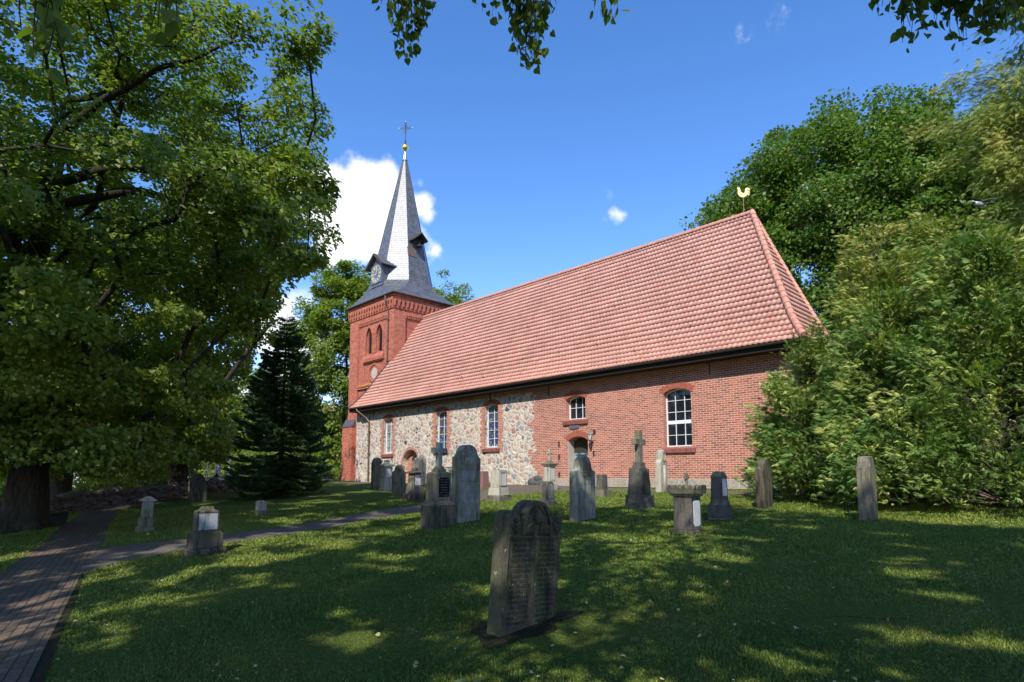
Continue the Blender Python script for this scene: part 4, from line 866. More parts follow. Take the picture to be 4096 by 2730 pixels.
bmesh.ops.create_icosphere(bm, subdivisions=3, radius=1, matrix=Matrix.Translation((x, .01, 1.085)) @ Matrix.Diagonal((.055, .060, .074, 1)))
bmesh.ops.create_icosphere(bm, subdivisions=2, radius=1, matrix=Matrix.Translation((x+.03, .01, 1.08)) @ Matrix.Diagonal((.014, .010, .018, 1)))
for k in (-1, 1):
    bmesh.ops.create_icosphere(bm, subdivisions=1, radius=1, matrix=Matrix.Translation((x+.022, .01+k*.024, 1.10)) @ Matrix.Diagonal((.010, .013, .008, 1)))
    for j in range(6): pipe(bm, [(x, .01+k*.05, 1.02-j*.004), (x+.022, .01+k*(.07+.018*j), 1.04-.01*j), (x+.012, .01+k*(.06+.026*j), .98-.012*j), (x, .01+k*(.05+.028*j), .90)], .012, 5)
for j in range(15):
    a = R(10+160*j/14); pipe(bm, [(x, .01+.075*math.cos(a), 1.10+.085*math.sin(a)), (x+.004, .01+.115*math.cos(a), 1.10+.125*math.sin(a))], .010, 5)
bobj('angel_relief', bm, G_NEAR, b, smooth=True)
relief(b, -.31, .99, .06, .09, x, 4, G_DARK, 26); relief(b, .32, 1.0, .055, .09, x, 5, G_DARK, 26)
LT = ['LANDER S DENT', 'ISTDER INACH', 'LEBERKNACHT', 'LANGEN LEID', 'NGEHT UTSZEIT', 'VOLGEN A SELIG', 'UNSEREN LEIBE', 'VEREHRT SEEL', 'ANDE ALDEN', 'GEST DE OERDIE', 'ANNO MDCCLXI', 'DEHDVER KARE', 'SAFRAN IG BHO', 'LIEBES IGISTEN', 'HUTENSTIGER', 'HERR GOTTSEIN', 'DER ABRITEN']
RT = ['PAND ERBEN', 'GUTE ISTEN', 'STERBEN HIN', 'GSCHIEN TREN', 'LEBENS TIDEN', 'GHNA HERDEN', 'AVELEHAT HE', 'AVBI VND HEI', 'HIE GERECHT', 'SEIN GELEBET', 'STAND HHERZ', 'RASTEHENDEN', 'ACHT DIE NLIG', 'HE GUNT HEEN', 'AL ENSEHEN', 'DER HERR SEIN', 'GEBEN MDCC']
text(b, LT, .052, .0495, -.19, .875, x-.0005, G_ENGR, sy=.78); text(b, RT, .052, .0495, .195, .875, x-.0005, G_ENGR, sy=.78)
# 2 tall slab beside the pedestal cross
t = grave('gravestone', 'tallest grey slab with arched top and two carved shields, right beside the pedestal cross', 'gravestone', -11.55, 9.50, 9, (-.8, 0), (.35, .75))
b = slab(t, shoulder(.86, 1.88, 1.56, .60, .10), .20, G_SLAB); relief(b, .02, 1.62, .25, .2, .10, 2, G_SLAB, 70); shield(b, -.09, 1.45, .10, .10, G_SLAB); shield(b, .11, 1.45, .10, .10, G_SLAB)
bm = bmesh.new(); bmesh.ops.create_icosphere(bm, subdivisions=2, radius=1, matrix=Matrix.Translation((.11, .01, 1.69)) @ Matrix.Diagonal((.04, .05, .06, 1))); bobj('carved_head', bm, G_SLAB, b, smooth=True)
bm = bmesh.new(); [bar(bm, (.101, -.42, z), (.101, .42, z), .008, .01, up=(1, 0, 0)) for z in (1.27, .98)]; bobj('joint_line', bm, G_DARK, b)
# 3 pedestal with cross and black plate
t = grave('cross_monument', 'grey stone cross on stepped pedestal with a black inscribed plate', 'grave monument', -11.22, 8.42, 9, (0, 0), (.5, .6))
blk(t, 'footing', -.1, .04, .80, .58, G_DARK, dx=.02); blk(t, 'base_block', .04, .50, .70, .46, G_DARK, .99, .02); blk(t, 'base_moulding', .50, .545, .70, .46, G_MID, .97); blk(t, 'step', .545, .62, .62, .40, G_MID, .82)
d = blk(t, 'pedestal', .62, 1.22, .48, .34, G_MID); blk(t, 'pedestal_cap', 1.22, 1.27, .50, .36, G_MID, .66); blk(t, 'cross_foot', 1.27, 1.34, .27, .23, G_MID, .95); blk(t, 'cross_foot_moulding', 1.34, 1.40, .21, .18, G_MID, .8)
bm = bmesh.new(); cross_bm(bm, 1.39, .56, .44, .125, .11, 1.755); bobj('cross', bm, stone_mat('blue_grey_stone', (.20, .225, .225), (.07, .075, .07), (.16, .17, .13), .35, .3), t, bevel=.01)
bm = bmesh.new(); k = .035; prism(bm, [(-.17, .70), (.17, .70), (.17, 1.14-k), (.135, 1.14-k), (.135, 1.14), (-.135, 1.14), (-.135, 1.14-k), (-.17, 1.14-k)], FN, .165, .176); pt = bobj('plate', bm, G_PLATE, d)
text(pt, ['Hier ruhet in Gott', 'meine liebe Frau', 'Anna Wilhelmine', 'Catharina Bücker', 'geb. Struckelbk', 'geb. den 7. Mai 1876', 'gest. den 16. August 1915'], .042, .058, 0, 1.11, .1775, G_LETTER, sy=.78)
# 4
t = grave('pedestal_monument', 'dark stepped pedestal with flat cap and white marble tablet, left of the pedestal cross', 'grave monument', -19.1, 13.2, 9, (0, 0), (.5, .5))
blk(t, 'base_block', -.1, .26, .62, .60, G_DARK, 1, .02); blk(t, 'second_step', .26, .52, .50, .46, G_GRAN, .94); d = blk(t, 'pedestal', .52, 1.02, .42, .36, G_MID, .86); blk(t, 'cap', 1.02, 1.07, .56, .50, G_DARK); blk(t, 'cap_slope', 1.07, 1.12, .52, .46, G_DARK, .5); blk(t, 'finial', 1.12, 1.22, .2, .2, G_DARK, .9, .02)
bm = bmesh.new(); prism(bm, [(-.14, .58), (.14, .58), (.125, .96), (-.125, .96)], lambda u, v, d_: (d_-(v-.52)*.05, u, v), .16, .19); bobj('tablet', bm, G_WHITE, d)
# 5
t = grave('gravestone', 'blackish slab with curved shoulders and a small rosette, left of the marble tablet pedestal', 'gravestone', -22.7, 14.85, 9, (0, 0)); b = slab(t, shoulder(.72, 1.30, .98, .40, .10), .13, G_MID); relief(b, 0, 1.08, .13, .13, .065, 9, G_MID, 24)
# 6
t = grave('gravestone', 'leftmost tall slab by the church downpipe, rounded top with carved scrolls', 'gravestone', -29.1, 17.6, 6, (0, 0)); b = slab(t, shoulder(.62, 1.62, 1.33, .54, .03), .2, G_MID); relief(b, 0, 1.38, .22, .14, .1, 12, G_MID, 40)
# 7
t = grave('pedestal_monument', 'pale monument with wide cap and arched marble niche, between two dark slabs', 'grave monument', -26.5, 16.6, 6)
blk(t, 'base_block', -.1, .12, .62, .42, G_PALE); blk(t, 'lower_die', .12, .58, .56, .36, G_PALE); d = blk(t, 'upper_die', .58, 1.2, .50, .32, G_PALE); blk(t, 'cap', 1.2, 1.27, .66, .46, G_PALE); blk(t, 'cap_slope', 1.27, 1.38, .60, .42, G_PALE, .6); blk(t, 'finial', 1.38, 1.50, .26, .22, G_PALE, .8); blk(t, 'finial_cap', 1.50, 1.57, .38, .30, G_PALE, .7)
bm = bmesh.new(); prism(bm, [(-.15, .66), (.15, .66)]+arc(0, .98, .15, 0, 180), FN, .155, .17); bobj('niche_tablet', bm, G_WHITE, d)
bm = bmesh.new(); ring(bm, [(.16, .62)]+arc(0, .98, .16, 0, 180, 14)+[(-.16, .62)], [(.20, .62)]+arc(0, .98, .20, 0, 180, 14)+[(-.20, .62)], FN, .155, .19); bobj('niche_wreath', bm, G_PALE, d, bevel=.008)
# 8
t = grave('gravestone', 'pale tall slab with raised round shield, in front of the small arched door', 'gravestone', -27.3, 19.2, 6)
h = .37; P = [(-h, -.2), (h, -.2), (h, 1.36)]+arc(h-.10, 1.40, .10, 0, 90, 4)+[(.19, 1.5)]+arc(0, 1.50, .19, 10, 170, 10)+[(-.19, 1.5)]+arc(-h+.10, 1.40, .10, 90, 180, 4); b = slab(t, P, .2, G_PALE); relief(b, 0, 1.42, .13, .18, .1, 15, G_PALE, 30)
bm = bmesh.new(); [pipe(bm, [(.10, u, -.1), (.10, u, 1.3)], .03, 6) for u in (-.2, .2)]; bobj('shaft_roll', bm, G_PALE, b, smooth=True)
# 9
t = grave('pedestal_monument', 'pale pedestal with square panel on a cobbled footing, left of the tallest slab', 'grave monument', -23.2, 18.0, 4)
bm = bmesh.new(); rnd = random.Random(2)
for i in range(26): bmesh.ops.create_icosphere(bm, subdivisions=1, radius=1, matrix=Matrix.Translation((rnd.uniform(-.22, .22), rnd.uniform(-.3, .3), rnd.uniform(.0, .28))) @ Matrix.Diagonal((.08, .09, .07, 1)))
box(bm, -.2, .2, -.27, .27, -.1, .26); bobj('cobble_footing', bm, G_PALE, t); d = blk(t, 'pedestal', .3, 1.0, .46, .34, G_PALE); blk(t, 'cap', 1.0, 1.04, .5, .38, G_PALE); blk(t, 'cap_slope', 1.04, 1.13, .44, .32, G_PALE, .4)
bm = bmesh.new(); box(bm, .168, .178, -.13, .13, .5, .9); bobj('tablet', bm, G_MID, d)
# 10
t = grave('gravestone', 'low reddish granite block almost hidden behind the tallest slab', 'gravestone', -20.9, 18.25, 4); blk(t, 'base_block', -.1, .28, .6, .42, G_RED); blk(t, 'slab', .28, .80, .42, .26, G_RED, .92)
# 11
t = grave('pedestal_monument', 'pale square pedestal with sunk panel and mossy base, right of the tallest slab', 'grave monument', -15.2, 13.95, 8, (0, 0), (.5, .5))
blk(t, 'base_block', -.1, .20, .66, .60, G_MID, 1, .025); blk(t, 'second_step', .20, .46, .56, .48, G_PALE, .93); d = blk(t, 'pedestal', .46, 1.06, .44, .38, G_PALE)
bm = bmesh.new(); box(bm, .188, .196, -.145, .145, .54, .98); bobj('tablet', bm, G_WHITE, d)
bm = bmesh.new(); [bar(bm, (.20, a, b_), (.20, c_, e), .03, .025, up=(1, 0, 0)) for a, b_, c_, e in ((-.15, .53, -.15, 1.0), (.15, .53, .15, 1.0), (-.165, .54, .165, .54), (-.165, .985, .165, .985))]; bobj('panel_frame', bm, G_PALE, d)
bm = bmesh.new(); rnd = random.Random(4)
for i in range(22): bmesh.ops.create_icosphere(bm, subdivisions=1, radius=1, matrix=Matrix.Translation((rnd.uniform(.1, .3), rnd.uniform(-.05, .3), .21)) @ Matrix.Diagonal((.05, .06, .02, 1)))
bobj('moss', bm, plain('moss', (.12, .13, .02), 1), d)
# 12
t = grave('gravestone', 'small dark-rimmed stone with arched pale inset, behind the foreground slab', 'gravestone', -12.5, 13.5, 4, (0, 0), (.4, .4))
blk(t, 'base_block', -.1, .18, .42, .34, G_GRAN, .9, .02, rough=.012, sub=3); P = [(-.19, .15), (.19, .15), (.16, .58)]+arc(0, .58, .16, 8, 172, 10, .15)+[(-.16, .58)]; b = slab(t, P, .22, G_GRAN)
bm = bmesh.new(); prism(bm, [(-.12, .22), (.12, .22)]+arc(0, .56, .105, 0, 180), FN, .108, .116); bobj('inset', bm, G_SLAB, b)
# 13
t = grave('cross_monument', 'pale pedestal with wide cap and small stone cross beside the main church door', 'grave monument', -16.75, 18.2, 4)
blk(t, 'footing', -.1, .06, .62, .52, G_MID, 1, .02); blk(t, 'base_block', .06, .32, .5, .44, G_PALE); blk(t, 'base_moulding', .32, .38, .46, .40, G_PALE, .9); d = blk(t, 'pedestal', .38, 1.04, .38, .33, G_PALE); blk(t, 'cap', 1.04, 1.09, .48, .42, G_PALE); blk(t, 'cap_plate', 1.09, 1.14, .56, .50, G_MID); blk(t, 'cap_slope', 1.14, 1.2, .5, .44, G_MID, .4); blk(t, 'cross_foot', 1.2, 1.26, .2, .17, G_MID, .7)
bm = bmesh.new(); cross_bm(bm, 1.25, .48, .25, .075, .07, 1.56); bobj('cross', bm, G_PALE, t, bevel=.006)
bm = bmesh.new(); box(bm, .162, .170, -.12, .12, .48, .98); bobj('tablet', bm, G_WHITE, d)
# 14
t = grave('gravestone', 'grey-green slab with carved wreath crest, in front of the teal church door', 'gravestone', -9.45, 11.45, 4, (0, 0), (.3, .6))
P = shoulder(.82, 1.56, 1.18, .50, .07); b = slab(t, P, .20, G_SLAB); relief(b, .03, 1.20, .20, .20, .10, 31, G_MID, 70); bm = bmesh.new(); bar(bm, (.101, -.36, .88), (.101, .36, .88), .008, .01, up=(1, 0, 0)); [bar(bm, (.10, s_*.335, 0), (.10, s_*.335, .86), .02, .012, up=(1, 0, 0)) for s_ in (-1, 1)]; bobj('joint_line', bm, G_SLAB, b)
# 15
t = grave('gravestone', 'low dark stone half hidden behind the wreath slab', 'gravestone', -13.0, 16.8, 4); blk(t, 'base_block', -.1, .24, .46, .40, G_MID); blk(t, 'slab', .24, .76, .36, .26, G_GRAN, .9)
# 16
t = grave('cross_monument', 'dark rough granite monument with tall stone cross and arched black panel', 'grave monument', -9.48, 13.9, 3, (0, 0), (.45, .5))
blk(t, 'base_block', -.1, .36, .64, .54, G_GRAN, .97, 0, rough=.03, sub=6); d = blk(t, 'pedestal', .36, 1.08, .50, .43, G_GRAN, .85, 0, rough=.022, sub=6)
bm = bmesh.new(); P = [(-.19, .40), (.19, .40), (.16, .90)]+arc(0, .90, .16, 10, 170, 10, .12)+[(-.16, .90)]; prism(bm, P, lambda u, v, d_: (d_-(v-.36)*.045, u, v), .20, .238); bobj('panel', bm, plain('dark_panel', (.035, .036, .034), .45, .4, bump=.1), d, bevel=.004)
blk(t, 'cross_foot', 1.08, 1.26, .30, .26, G_GRAN, .9, .015, rough=.01, sub=3); bm = bmesh.new(); cross_bm(bm, 1.25, .86, .50, .17, .16, 1.81); bobj('cross', bm, G_MID, t, bevel=.015)
# 17
t = grave('gravestone', 'slender pale stele with oval medallion below the large church window', 'gravestone', -12.0, 19.0, 4)
P = [(-.27, -.3), (.27, -.3), (.26, 1.05), (.17, 1.16)]+arc(0, 1.28, .17, 0, 180, 12, .24)+[(-.17, 1.16), (-.26, 1.05)]; b = slab(t, P, .22, G_PALE, bev=.02)
bm = bmesh.new(); ring(bm, arc(0, 1.28, .09, 0, 360, 20, .14), arc(0, 1.28, .13, 0, 360, 20, .19), FN, .11, .135); bobj('medallion', bm, G_PALE, b, bevel=.006); bm = bmesh.new(); pipe(bm, [(.115, 0, -.1), (.115, 0, .95)], .05, 8); bobj('shaft_roll', bm, G_PALE, b, smooth=True)
# 18 crown
t = grave('pedestal_monument', 'square pillar topped by a crown of pointed stone leaves and a tiny cross', 'grave monument', -6.2, 10.7, 2, (0, 0), (.5, .5))
blk(t, 'footing', -.1, .06, .50, .48, G_DARK, 1, .02); d = blk(t, 'pillar', .06, .70, .41, .39, G_GRAN, .97, .015); blk(t, 'neck_moulding', .70, .75, .46, .44, G_MID, 1.06)
bm = bmesh.new(); box(bm, -.27, .27, -.27, .27, .75, .83, 1.03, 1.03)
for s_ in range(4):
    Mx = Matrix.Rotation(math.pi/2*s_, 4, 'Z')
    for j in range(4):
        a = -.28+.14*j; V = [(.26, a, .78), (.26, a+.14, .78), (.285, a+.14, .84), (.30, a+.07, .925), (.285, a, .84)]; W_ = [(p[0]-.06, p[1], p[2]-.01) for p in V]
        va = [bm.verts.new(Mx @ Vector(p)) for p in V]; vb = [bm.verts.new(Mx @ Vector(p)) for p in W_]; bm.faces.new(va); bm.faces.new(vb[::-1]); [bm.faces.new((va[i], vb[i], vb[(i+1) % 5], va[(i+1) % 5])) for i in range(5)]
box(bm, -.24, .24, -.24, .24, .825, .90, .25, .25); bobj('leaf_crown', bm, stone_mat('mossy_sandstone', (.14, .125, .085), (.05, .045, .03), (.12, .12, .04), .4, .5), t, bevel=.006)
bm = bmesh.new(); cross_bm(bm, .89, .27, .14, .05, .05, 1.06); bobj('cross', bm, G_MID, t, bevel=.005)
bm = bmesh.new(); k = .04; prism(bm, [(-.125+k, .13), (.125-k, .13), (.125, .13+k), (.125, .62-k), (.125-k, .62), (-.125+k, .62), (-.125, .62-k), (-.125, .13+k)], FN, .190, .204); bobj('tablet', bm, G_WHITE, d)
# 19
t = grave('pedestal_monument', 'tapering dark pillar with white panel on a stepped base, right of the crowned pillar', 'grave monument', -6.5, 12.6, 4, (0, 0), (.5, .5))
blk(t, 'footing', -.1, .03, .52, .40, G_MID, dx=.03); blk(t, 'base_block', .03, .30, .50, .36, G_GRAN, .97, .02); blk(t, 'base_moulding', .30, .38, .44, .32, G_MID, .85); blk(t, 'neck_moulding', .38, .43, .38, .27, G_MID, .96); d = blk(t, 'pillar', .43, .92, .36, .255, G_GRAN, .9); blk(t, 'cap_moulding', .90, .935, .35, .25, G_MID); blk(t, 'cap', .935, 1.03, .33, .235, G_MID, .72)
bm = bmesh.new(); prism(bm, [(-.11, .5), (.11, .5), (.10, .84)]+arc(0, .84, .10, 20, 160, 6, .04)+[(-.10, .84)], lambda u, v, d_: (d_-(v-.43)*.03, u, v), .12, .136); bobj('tablet', bm, G_WHITE, d)
# 20
t = grave('gravestone', 'dark narrow round-topped slab where the conifer bush meets the church path', 'gravestone', -6.7, 15.35, 2); P = [(-.27, -.2), (.27, -.2), (.27, .98), (.2, 1.03)]+arc(0, 1.05, .19, 0, 180, 10, .18)+[(-.2, 1.03), (-.27, .98)]; slab(t, P, .22, G_DARK)
# 21
t = grave('gravestone', 'dark stone post-like slab overgrown by the conifer, rightmost of all gravestones', 'gravestone', -3.95, 13.95, 3, (-1.5, 0)); P = [(-.25, -.2), (.25, -.2), (.25, 1.10), (.17, 1.13)]+arc(0, 1.16, .16, 0, 180, 10, .17)+[(-.17, 1.13), (-.25, 1.10)]; slab(t, P, .25, G_MID)
# 22
t = grave('pillar_monument', 'slim pale pillar with pointed cap standing nearest the brick path on the left', 'grave monument', -18.35, 4.15, 4, (-2.5, 0), (.35, .35))
blk(t, 'base_block', -.1, .14, .38, .36, G_MID); blk(t, 'second_step', .14, .35, .31, .29, G_MID, .96, .015); blk(t, 'base_moulding', .35, .39, .29, .27, G_MID, .9); blk(t, 'pillar', .39, .80, .23, .21, G_SLAB, .98); blk(t, 'cap', .80, .84, .34, .30, G_PALE); blk(t, 'cap_slope', .84, .93, .32, .28, G_PALE, .3)
# 23
t = grave('pedestal_monument', 'squat dark pedestal with a big pale marble panel at the edge of the side path', 'grave monument', -12.5, 3.85, 0, (0, 0), (.5, .55))
blk(t, 'footing', -.15, .11, .68, .42, G_DARK, 1, .03, rough=.02, sub=3); blk(t, 'base_block', .11, .37, .56, .34, G_DARK, .99, .012); blk(t, 'base_moulding', .37, .43, .52, .32, G_DARK, .88); d = blk(t, 'pedestal', .43, .78, .40, .25, G_GRAN, .99); blk(t, 'cap', .78, .82, .42, .27, G_DARK, .8); blk(t, 'finial', .82, .89, .28, .17, G_DARK, .6, 0, rough=.012, sub=3)
bm = bmesh.new(); box(bm, .122, .134, -.165, .165, .455, .755); bobj('tablet', bm, stone_mat('grey_marble', (.33, .34, .35), (.10, .10, .09), (.2, .2, .17), .35, .2), d)
# 24
t = grave('gravestone', 'dark arched slab with white lichen at its foot, between the lime trunk and the fir', 'gravestone', -28.8, 8.45, 10); b = slab(t, shoulder(.78, 1.22, .92, .56, .06), .14, G_DARK); relief(b, 0, 1.06, .12, .07, .07, 40, G_DARK, 16)
# 25
t = grave('gravestone', 'smallest pale stone standing alone on the lawn before the fir', 'gravestone', -19.6, 7.65, 8); blk(t, 'base_block', -.1, .14, .38, .30, G_MID, .95, .015); P = [(-.145, .1), (.145, .1), (.145, .39)]+arc(0, .39, .145, 0, 180, 8, .06)+[(-.145, .39)]; b = slab(t, P, .15, G_PALE); text(b, ['HIER RUHT', 'IN GOTT', 'D KAPELLE', 'GEB 1871'], .05, .058, 0, .40, .077, G_MID, sy=.8)

# ------------------------------------------------------------------ foliage
def leaf_quads(C, n_out, size, rng, up=.8, droop=.3, spread=.6, aspect=.72, tang=None, outw=.75):
    n = len(C); nr = rng.normal(0, spread, (n, 3)); nr[:, 2] += up; nr += n_out*outw; nr /= np.linalg.norm(nr, axis=1)[:, None]
    t = rng.normal(0, 1, (n, 3)) if tang is None else tang+rng.normal(0, .35, (n, 3)); t += n_out*.6; t[:, 2] -= droop; t -= nr*(t*nr).sum(1)[:, None]; t /= np.linalg.norm(t, axis=1)[:, None]+1e-9
    b = np.cross(nr, t); L = size*rng.uniform(.65, 1.25, n)[:, None]; W_ = L*aspect*.5
    a = C; m = C+t*L*.45; c = C+t*L-nr*L*.12; V = np.stack([a, m+b*W_+nr*L*.08, c, m-b*W_+nr*L*.08], 1).reshape(-1, 3)
    return V, np.arange(n*4).reshape(-1, 4)
def skeleton(trunk, attr, rng, tip=.012, lam=.25, step=.8, arch=.35, maxr=None):
    """trunk: list of nodes (points). attr: targets. returns (tube list, tip info)"""
    P = [np.array(p, float) for p in trunk]; par = [-1]+list(range(len(trunk)-1)); D = [0.0]
    for i in range(1, len(P)): D.append(D[-1]+np.linalg.norm(P[i]-P[i-1]))
    base = P[0]; order = np.argsort(np.linalg.norm((attr-base)*[1, 1, .6], axis=1)); paths = []; A = np.array(P); Dd = np.array(D); lo = max(2, len(trunk)//6)
    for k in order:
        t = attr[k]; v = t-A; d = np.linalg.norm(v, axis=1); cost = d+lam*Dd+np.where(v[:, 2] < -.2*d, d*.6, 0)
        cost[:lo] += 50; i = int(np.argmin(cost)); p0 = A[i]; dist = d[i]
        m = max(1, int(dist/step)); hv = t-p0; mid = p0+hv*.5+np.array([0, 0, arch*dist*.45])+rng.normal(0, .06*dist, 3)
        ids = [i]
        for q in range(1, m+1):
            s = q/m; pt = (1-s)**2*p0+2*s*(1-s)*mid+s*s*t; A = np.vstack([A, pt]); Dd = np.append(Dd, Dd[ids[-1]]+dist/m); par.append(ids[-1]); ids.append(len(A)-1)
        paths.append(ids)
    cnt = np.zeros(len(A)); kids = np.ones(len(A)); kids[:] = 0
    for ids in paths: cnt[ids[-1]] += 1
    for i in range(len(A)-1, 0, -1): cnt[par[i]] += cnt[i]
    r = tip*np.sqrt(np.maximum(cnt, .6))**1.0
    if maxr is not None: r = np.minimum(r, maxr)
    return A, par, paths, r, cnt
def build_tubes(name, A, paths, r, m, parent, sides=6, minr=0, trunk=None):
    V, F, o = [], [], 0
    for ids in paths:
        if len(ids) < 2: continue
        rr = r[ids].copy(); rr[0] = min(rr[0], rr[1]*1.15)
        if rr.max() < minr: continue
        v, f = tube_np(A[ids], rr, sides if rr[1] > .04 else 4); V.append(v); F.append(f+o); o += len(v)
    return np_mesh(name, np.concatenate(V), np.concatenate(F), m, parent, smooth=True)
def clumps(tips, per, rad, flat, size, rng, **k):
    n = len(tips)*per; C = np.repeat(tips, per, 0); u = rng.normal(0, 1, (n, 3)); u /= np.linalg.norm(u, axis=1)[:, None]; q = rng.uniform(.15, 1, n)**.55
    rr = np.repeat(rad*rng.uniform(.6, 1.35, len(tips)), per); off = u*(q*rr)[:, None]; off[:, 2] *= flat; off[:, 2] -= .25*(q*q)*rr*.6
    return C+off, u
def tree_trunk(name, base, top, r0, m, parent, flare=1.5, lumps=.12, n=26, sides=28, seed=0, fork=None):
    base, top = np.array(base, float), np.array(top, float); V = []
    for i in range(n):
        s = i/(n-1); c = base*(1-s)+top*s; h = s*np.linalg.norm(top-base); r = r0*(1-.45*s)*(1+(flare-1)*math.exp(-h/.55))
        for j in range(sides):
            a = 2*math.pi*j/sides; nz_ = mnoise.noise(Vector((math.cos(a)*1.6+seed, math.sin(a)*1.6, h*.55))); n2 = mnoise.noise(Vector((math.cos(a)*5+seed, math.sin(a)*5, h*2.5)))
            but = (math.cos(a*5+seed)+.5*math.cos(a*3+seed*2))*.20*math.exp(-h/.7)+.16*max(0, mnoise.noise(Vector((math.cos(a)*3.2+seed, math.sin(a)*3.2, h*3.0+seed))))*math.exp(-h/1.0)*2; q = r*(1+lumps*2.2*nz_+lumps*.9*n2*(1 if h > .8 else 2.0)+but); V.append((c[0]+q*math.cos(a), c[1]+q*math.sin(a), c[2]+h*0))
    F = [(i*sides+j, i*sides+(j+1) % sides, (i+1)*sides+(j+1) % sides, (i+1)*sides+j) for i in range(n-1) for j in range(sides)]
    return mobj(name, V, F, m, parent, smooth=True)
def ellip_pts(n, c, r, rng, shell=.55, keep=None, cell=.0, lowcut=None):
    out = []
    while len(out) < n:
        u = rng.normal(0, 1, (n*3, 3)); u /= np.linalg.norm(u, axis=1)[:, None]; q = rng.uniform(shell, 1, len(u))**.6; p = u*q[:, None]
        lum = np.array([mnoise.noise(Vector(v*2.4)+Vector((c[0], c[1], 0))) for v in p]); p = p*(1+.22*lum)[:, None]; P = p*np.array(r)+np.array(c)
        ok = np.array([mnoise.noise(Vector(v)*.45+Vector((3, 1, 5))) > -.30 for v in P])
        if lowcut is not None: ok &= P[:, 2] > lowcut(P)
        if keep is not None: ok &= keep(P)
        out += list(P[ok])
    out = np.array(out[:n]); rng.shuffle(out); return out
def broadleaf(label, x, y, H, cr, r0, tips, per, size, mat, seed, group=None, zc=None, rzv=None, rad=.8, low=None, keep=None, flat=.45, leafcull=None, name='lime_tree', cat='tree', trunk_h=None, lean=(0, 0), vis_r=.0, extra=None, arch=.35, shell=.55, up=.8, tipr=.012, spread=.6):
    rng = np.random.RandomState(seed); g = float(gz(x, y)); root = thing(name, label, cat, (x, y, g), 0, group); zc = zc or H*.55; rzv = rzv or H*.48; trunk_h = trunk_h or H*.3
    lc = (lambda P: np.full(len(P), low if low is not None else 1.5)); cx_, cy_ = lean
    T = ellip_pts(tips, (cx_, cy_, zc), (cr, cr, rzv), rng, shell, (lambda P: keep(P+[x, y, g])) if keep else None, lowcut=lc)
    if extra is not None: T = np.concatenate([T, np.array(extra, float)-[x, y, g]])
    if leafcull is not None: T = T[leafcull(T+[x, y, g])]
    nT = max(8, int(H*.8)); tr = [(cx_*.25*(i/nT)**2+.15*math.sin(i*.9+seed)*(i/nT), cy_*.25*(i/nT)**2+.15*math.cos(i*.7+seed)*(i/nT), .2+(H*.8-.2)*i/nT) for i in range(nT+1)]
    A, par, paths, r, cnt = skeleton(tr, T, rng, tip=tipr, arch=arch); k = r0*.62/max(r[:nT+1].max(), .01); r2 = np.minimum(r, r0*.55)
    paths2 = [list(range(2, nT+1))]+paths; r2[:nT+1] = np.maximum(r2[:nT+1]*min(1, k*1.0+.0), r0*.5*(1-np.arange(nT+1)/nT*.9))
    build_tubes('branches', A, paths2, r2, MAT['bark'], root, 7)
    tree_trunk('trunk', (0, 0, -.3), (tr[0][0]*0, 0, trunk_h), r0, MAT['bark'], root, seed=seed)
    # leaf sprays at the tips and along the outer branches
    mids = A[[ids[len(ids)//2] for ids in paths if len(ids) > 3 and r[ids[-1]] < .05]]
    tp = np.concatenate([T, mids]) if len(mids) else T
    if leafcull is not None: tp = tp[leafcull(tp+[x, y, g])]
    C, u = clumps(tp, per, rad, flat, size, rng)
    out = C-np.array([cx_, cy_, zc*.7]); out /= np.linalg.norm(out, axis=1)[:, None]
    if leafcull is not None:
        ok = leafcull(C+[x, y, g]); C, out = C[ok], out[ok]
    ok = C[:, 2] > .35; C, out = C[ok], out[ok]
    V, F = leaf_quads(C, out, size, rng, up=up, spread=spread); cl = np.array([mnoise.noise(Vector(p)*.9) for p in tp]); rn = rng.uniform(0, 1, len(C))
    np_mesh('crown', V, F, mat, root, attr=np.clip(rn, 0, 1)); return root
def OUT(P):      # prune what would hang into the view or throw shade beyond the sunlit strip before the church
    h = P[:, 2]+.4; X = P[:, 0]-.55*h; Y = P[:, 1]+.88*h; lim = np.interp(X, [-26, -20, -15, -11, -8.5, -6.5, -4, 0, 6], [9, 12, 14.2, 15.9, 16.8, 15.2, 13.9, 13.9, 13.8]); j = np.array([mnoise.noise(Vector(v)*.9) for v in P])
    gap = np.array([mnoise.noise(Vector((a*.8, b*1.5, 3.3)))+.35*mnoise.noise(Vector((a*2.4, b*3.6, 1.3))) for a, b in zip(X, Y)]); open_ = np.interp(X, [-24, -13, -8, -3], [.0, .02, .12, .20])-.10*np.clip((Y-6)/4, 0, 1)*np.clip((16.5-Y)/2, 0, 1)
    return ~in_view(P, .03) & (Y < lim+j*.8) & (gap < open_+.20)
GT = 'old lime trees along the churchyard'
def open_side(pts):          # the lime is thinner on its church side: crown stops along sight lines given as (height, bearing)
    def lawn_gap(P):
        h = P[:, 2]+.8; X = P[:, 0]-.55*h; Y = P[:, 1]+.88*h; g_ = np.array([mnoise.noise(Vector((a*.5, b*1.1, 8.3)))+.4*mnoise.noise(Vector((a*1.9, b*2.9, 2.3))) for a, b in zip(X, Y)]); return (g_ < .27) | (Y < 5) | (X > -13) | (P[:, 2] < 3.5)
    hz = np.array([p[0] for p in pts]); bz = np.array([p[1] for p in pts])
    def f(P):
        c, s_ = math.cos(YAW), math.sin(YAW); x = P[:, 0]*c+P[:, 1]*s_; y = -P[:, 0]*s_+P[:, 1]*c
        e = (P[:, 2]-CAM[2])/np.maximum(y, .1); j = np.array([mnoise.noise(Vector(v)*.8) for v in P])*.035
        return (x/np.maximum(y, .1) < np.interp(e, hz, bz)+j) & lawn_gap(P)
    return f
_r = np.random.RandomState(4); XT = []
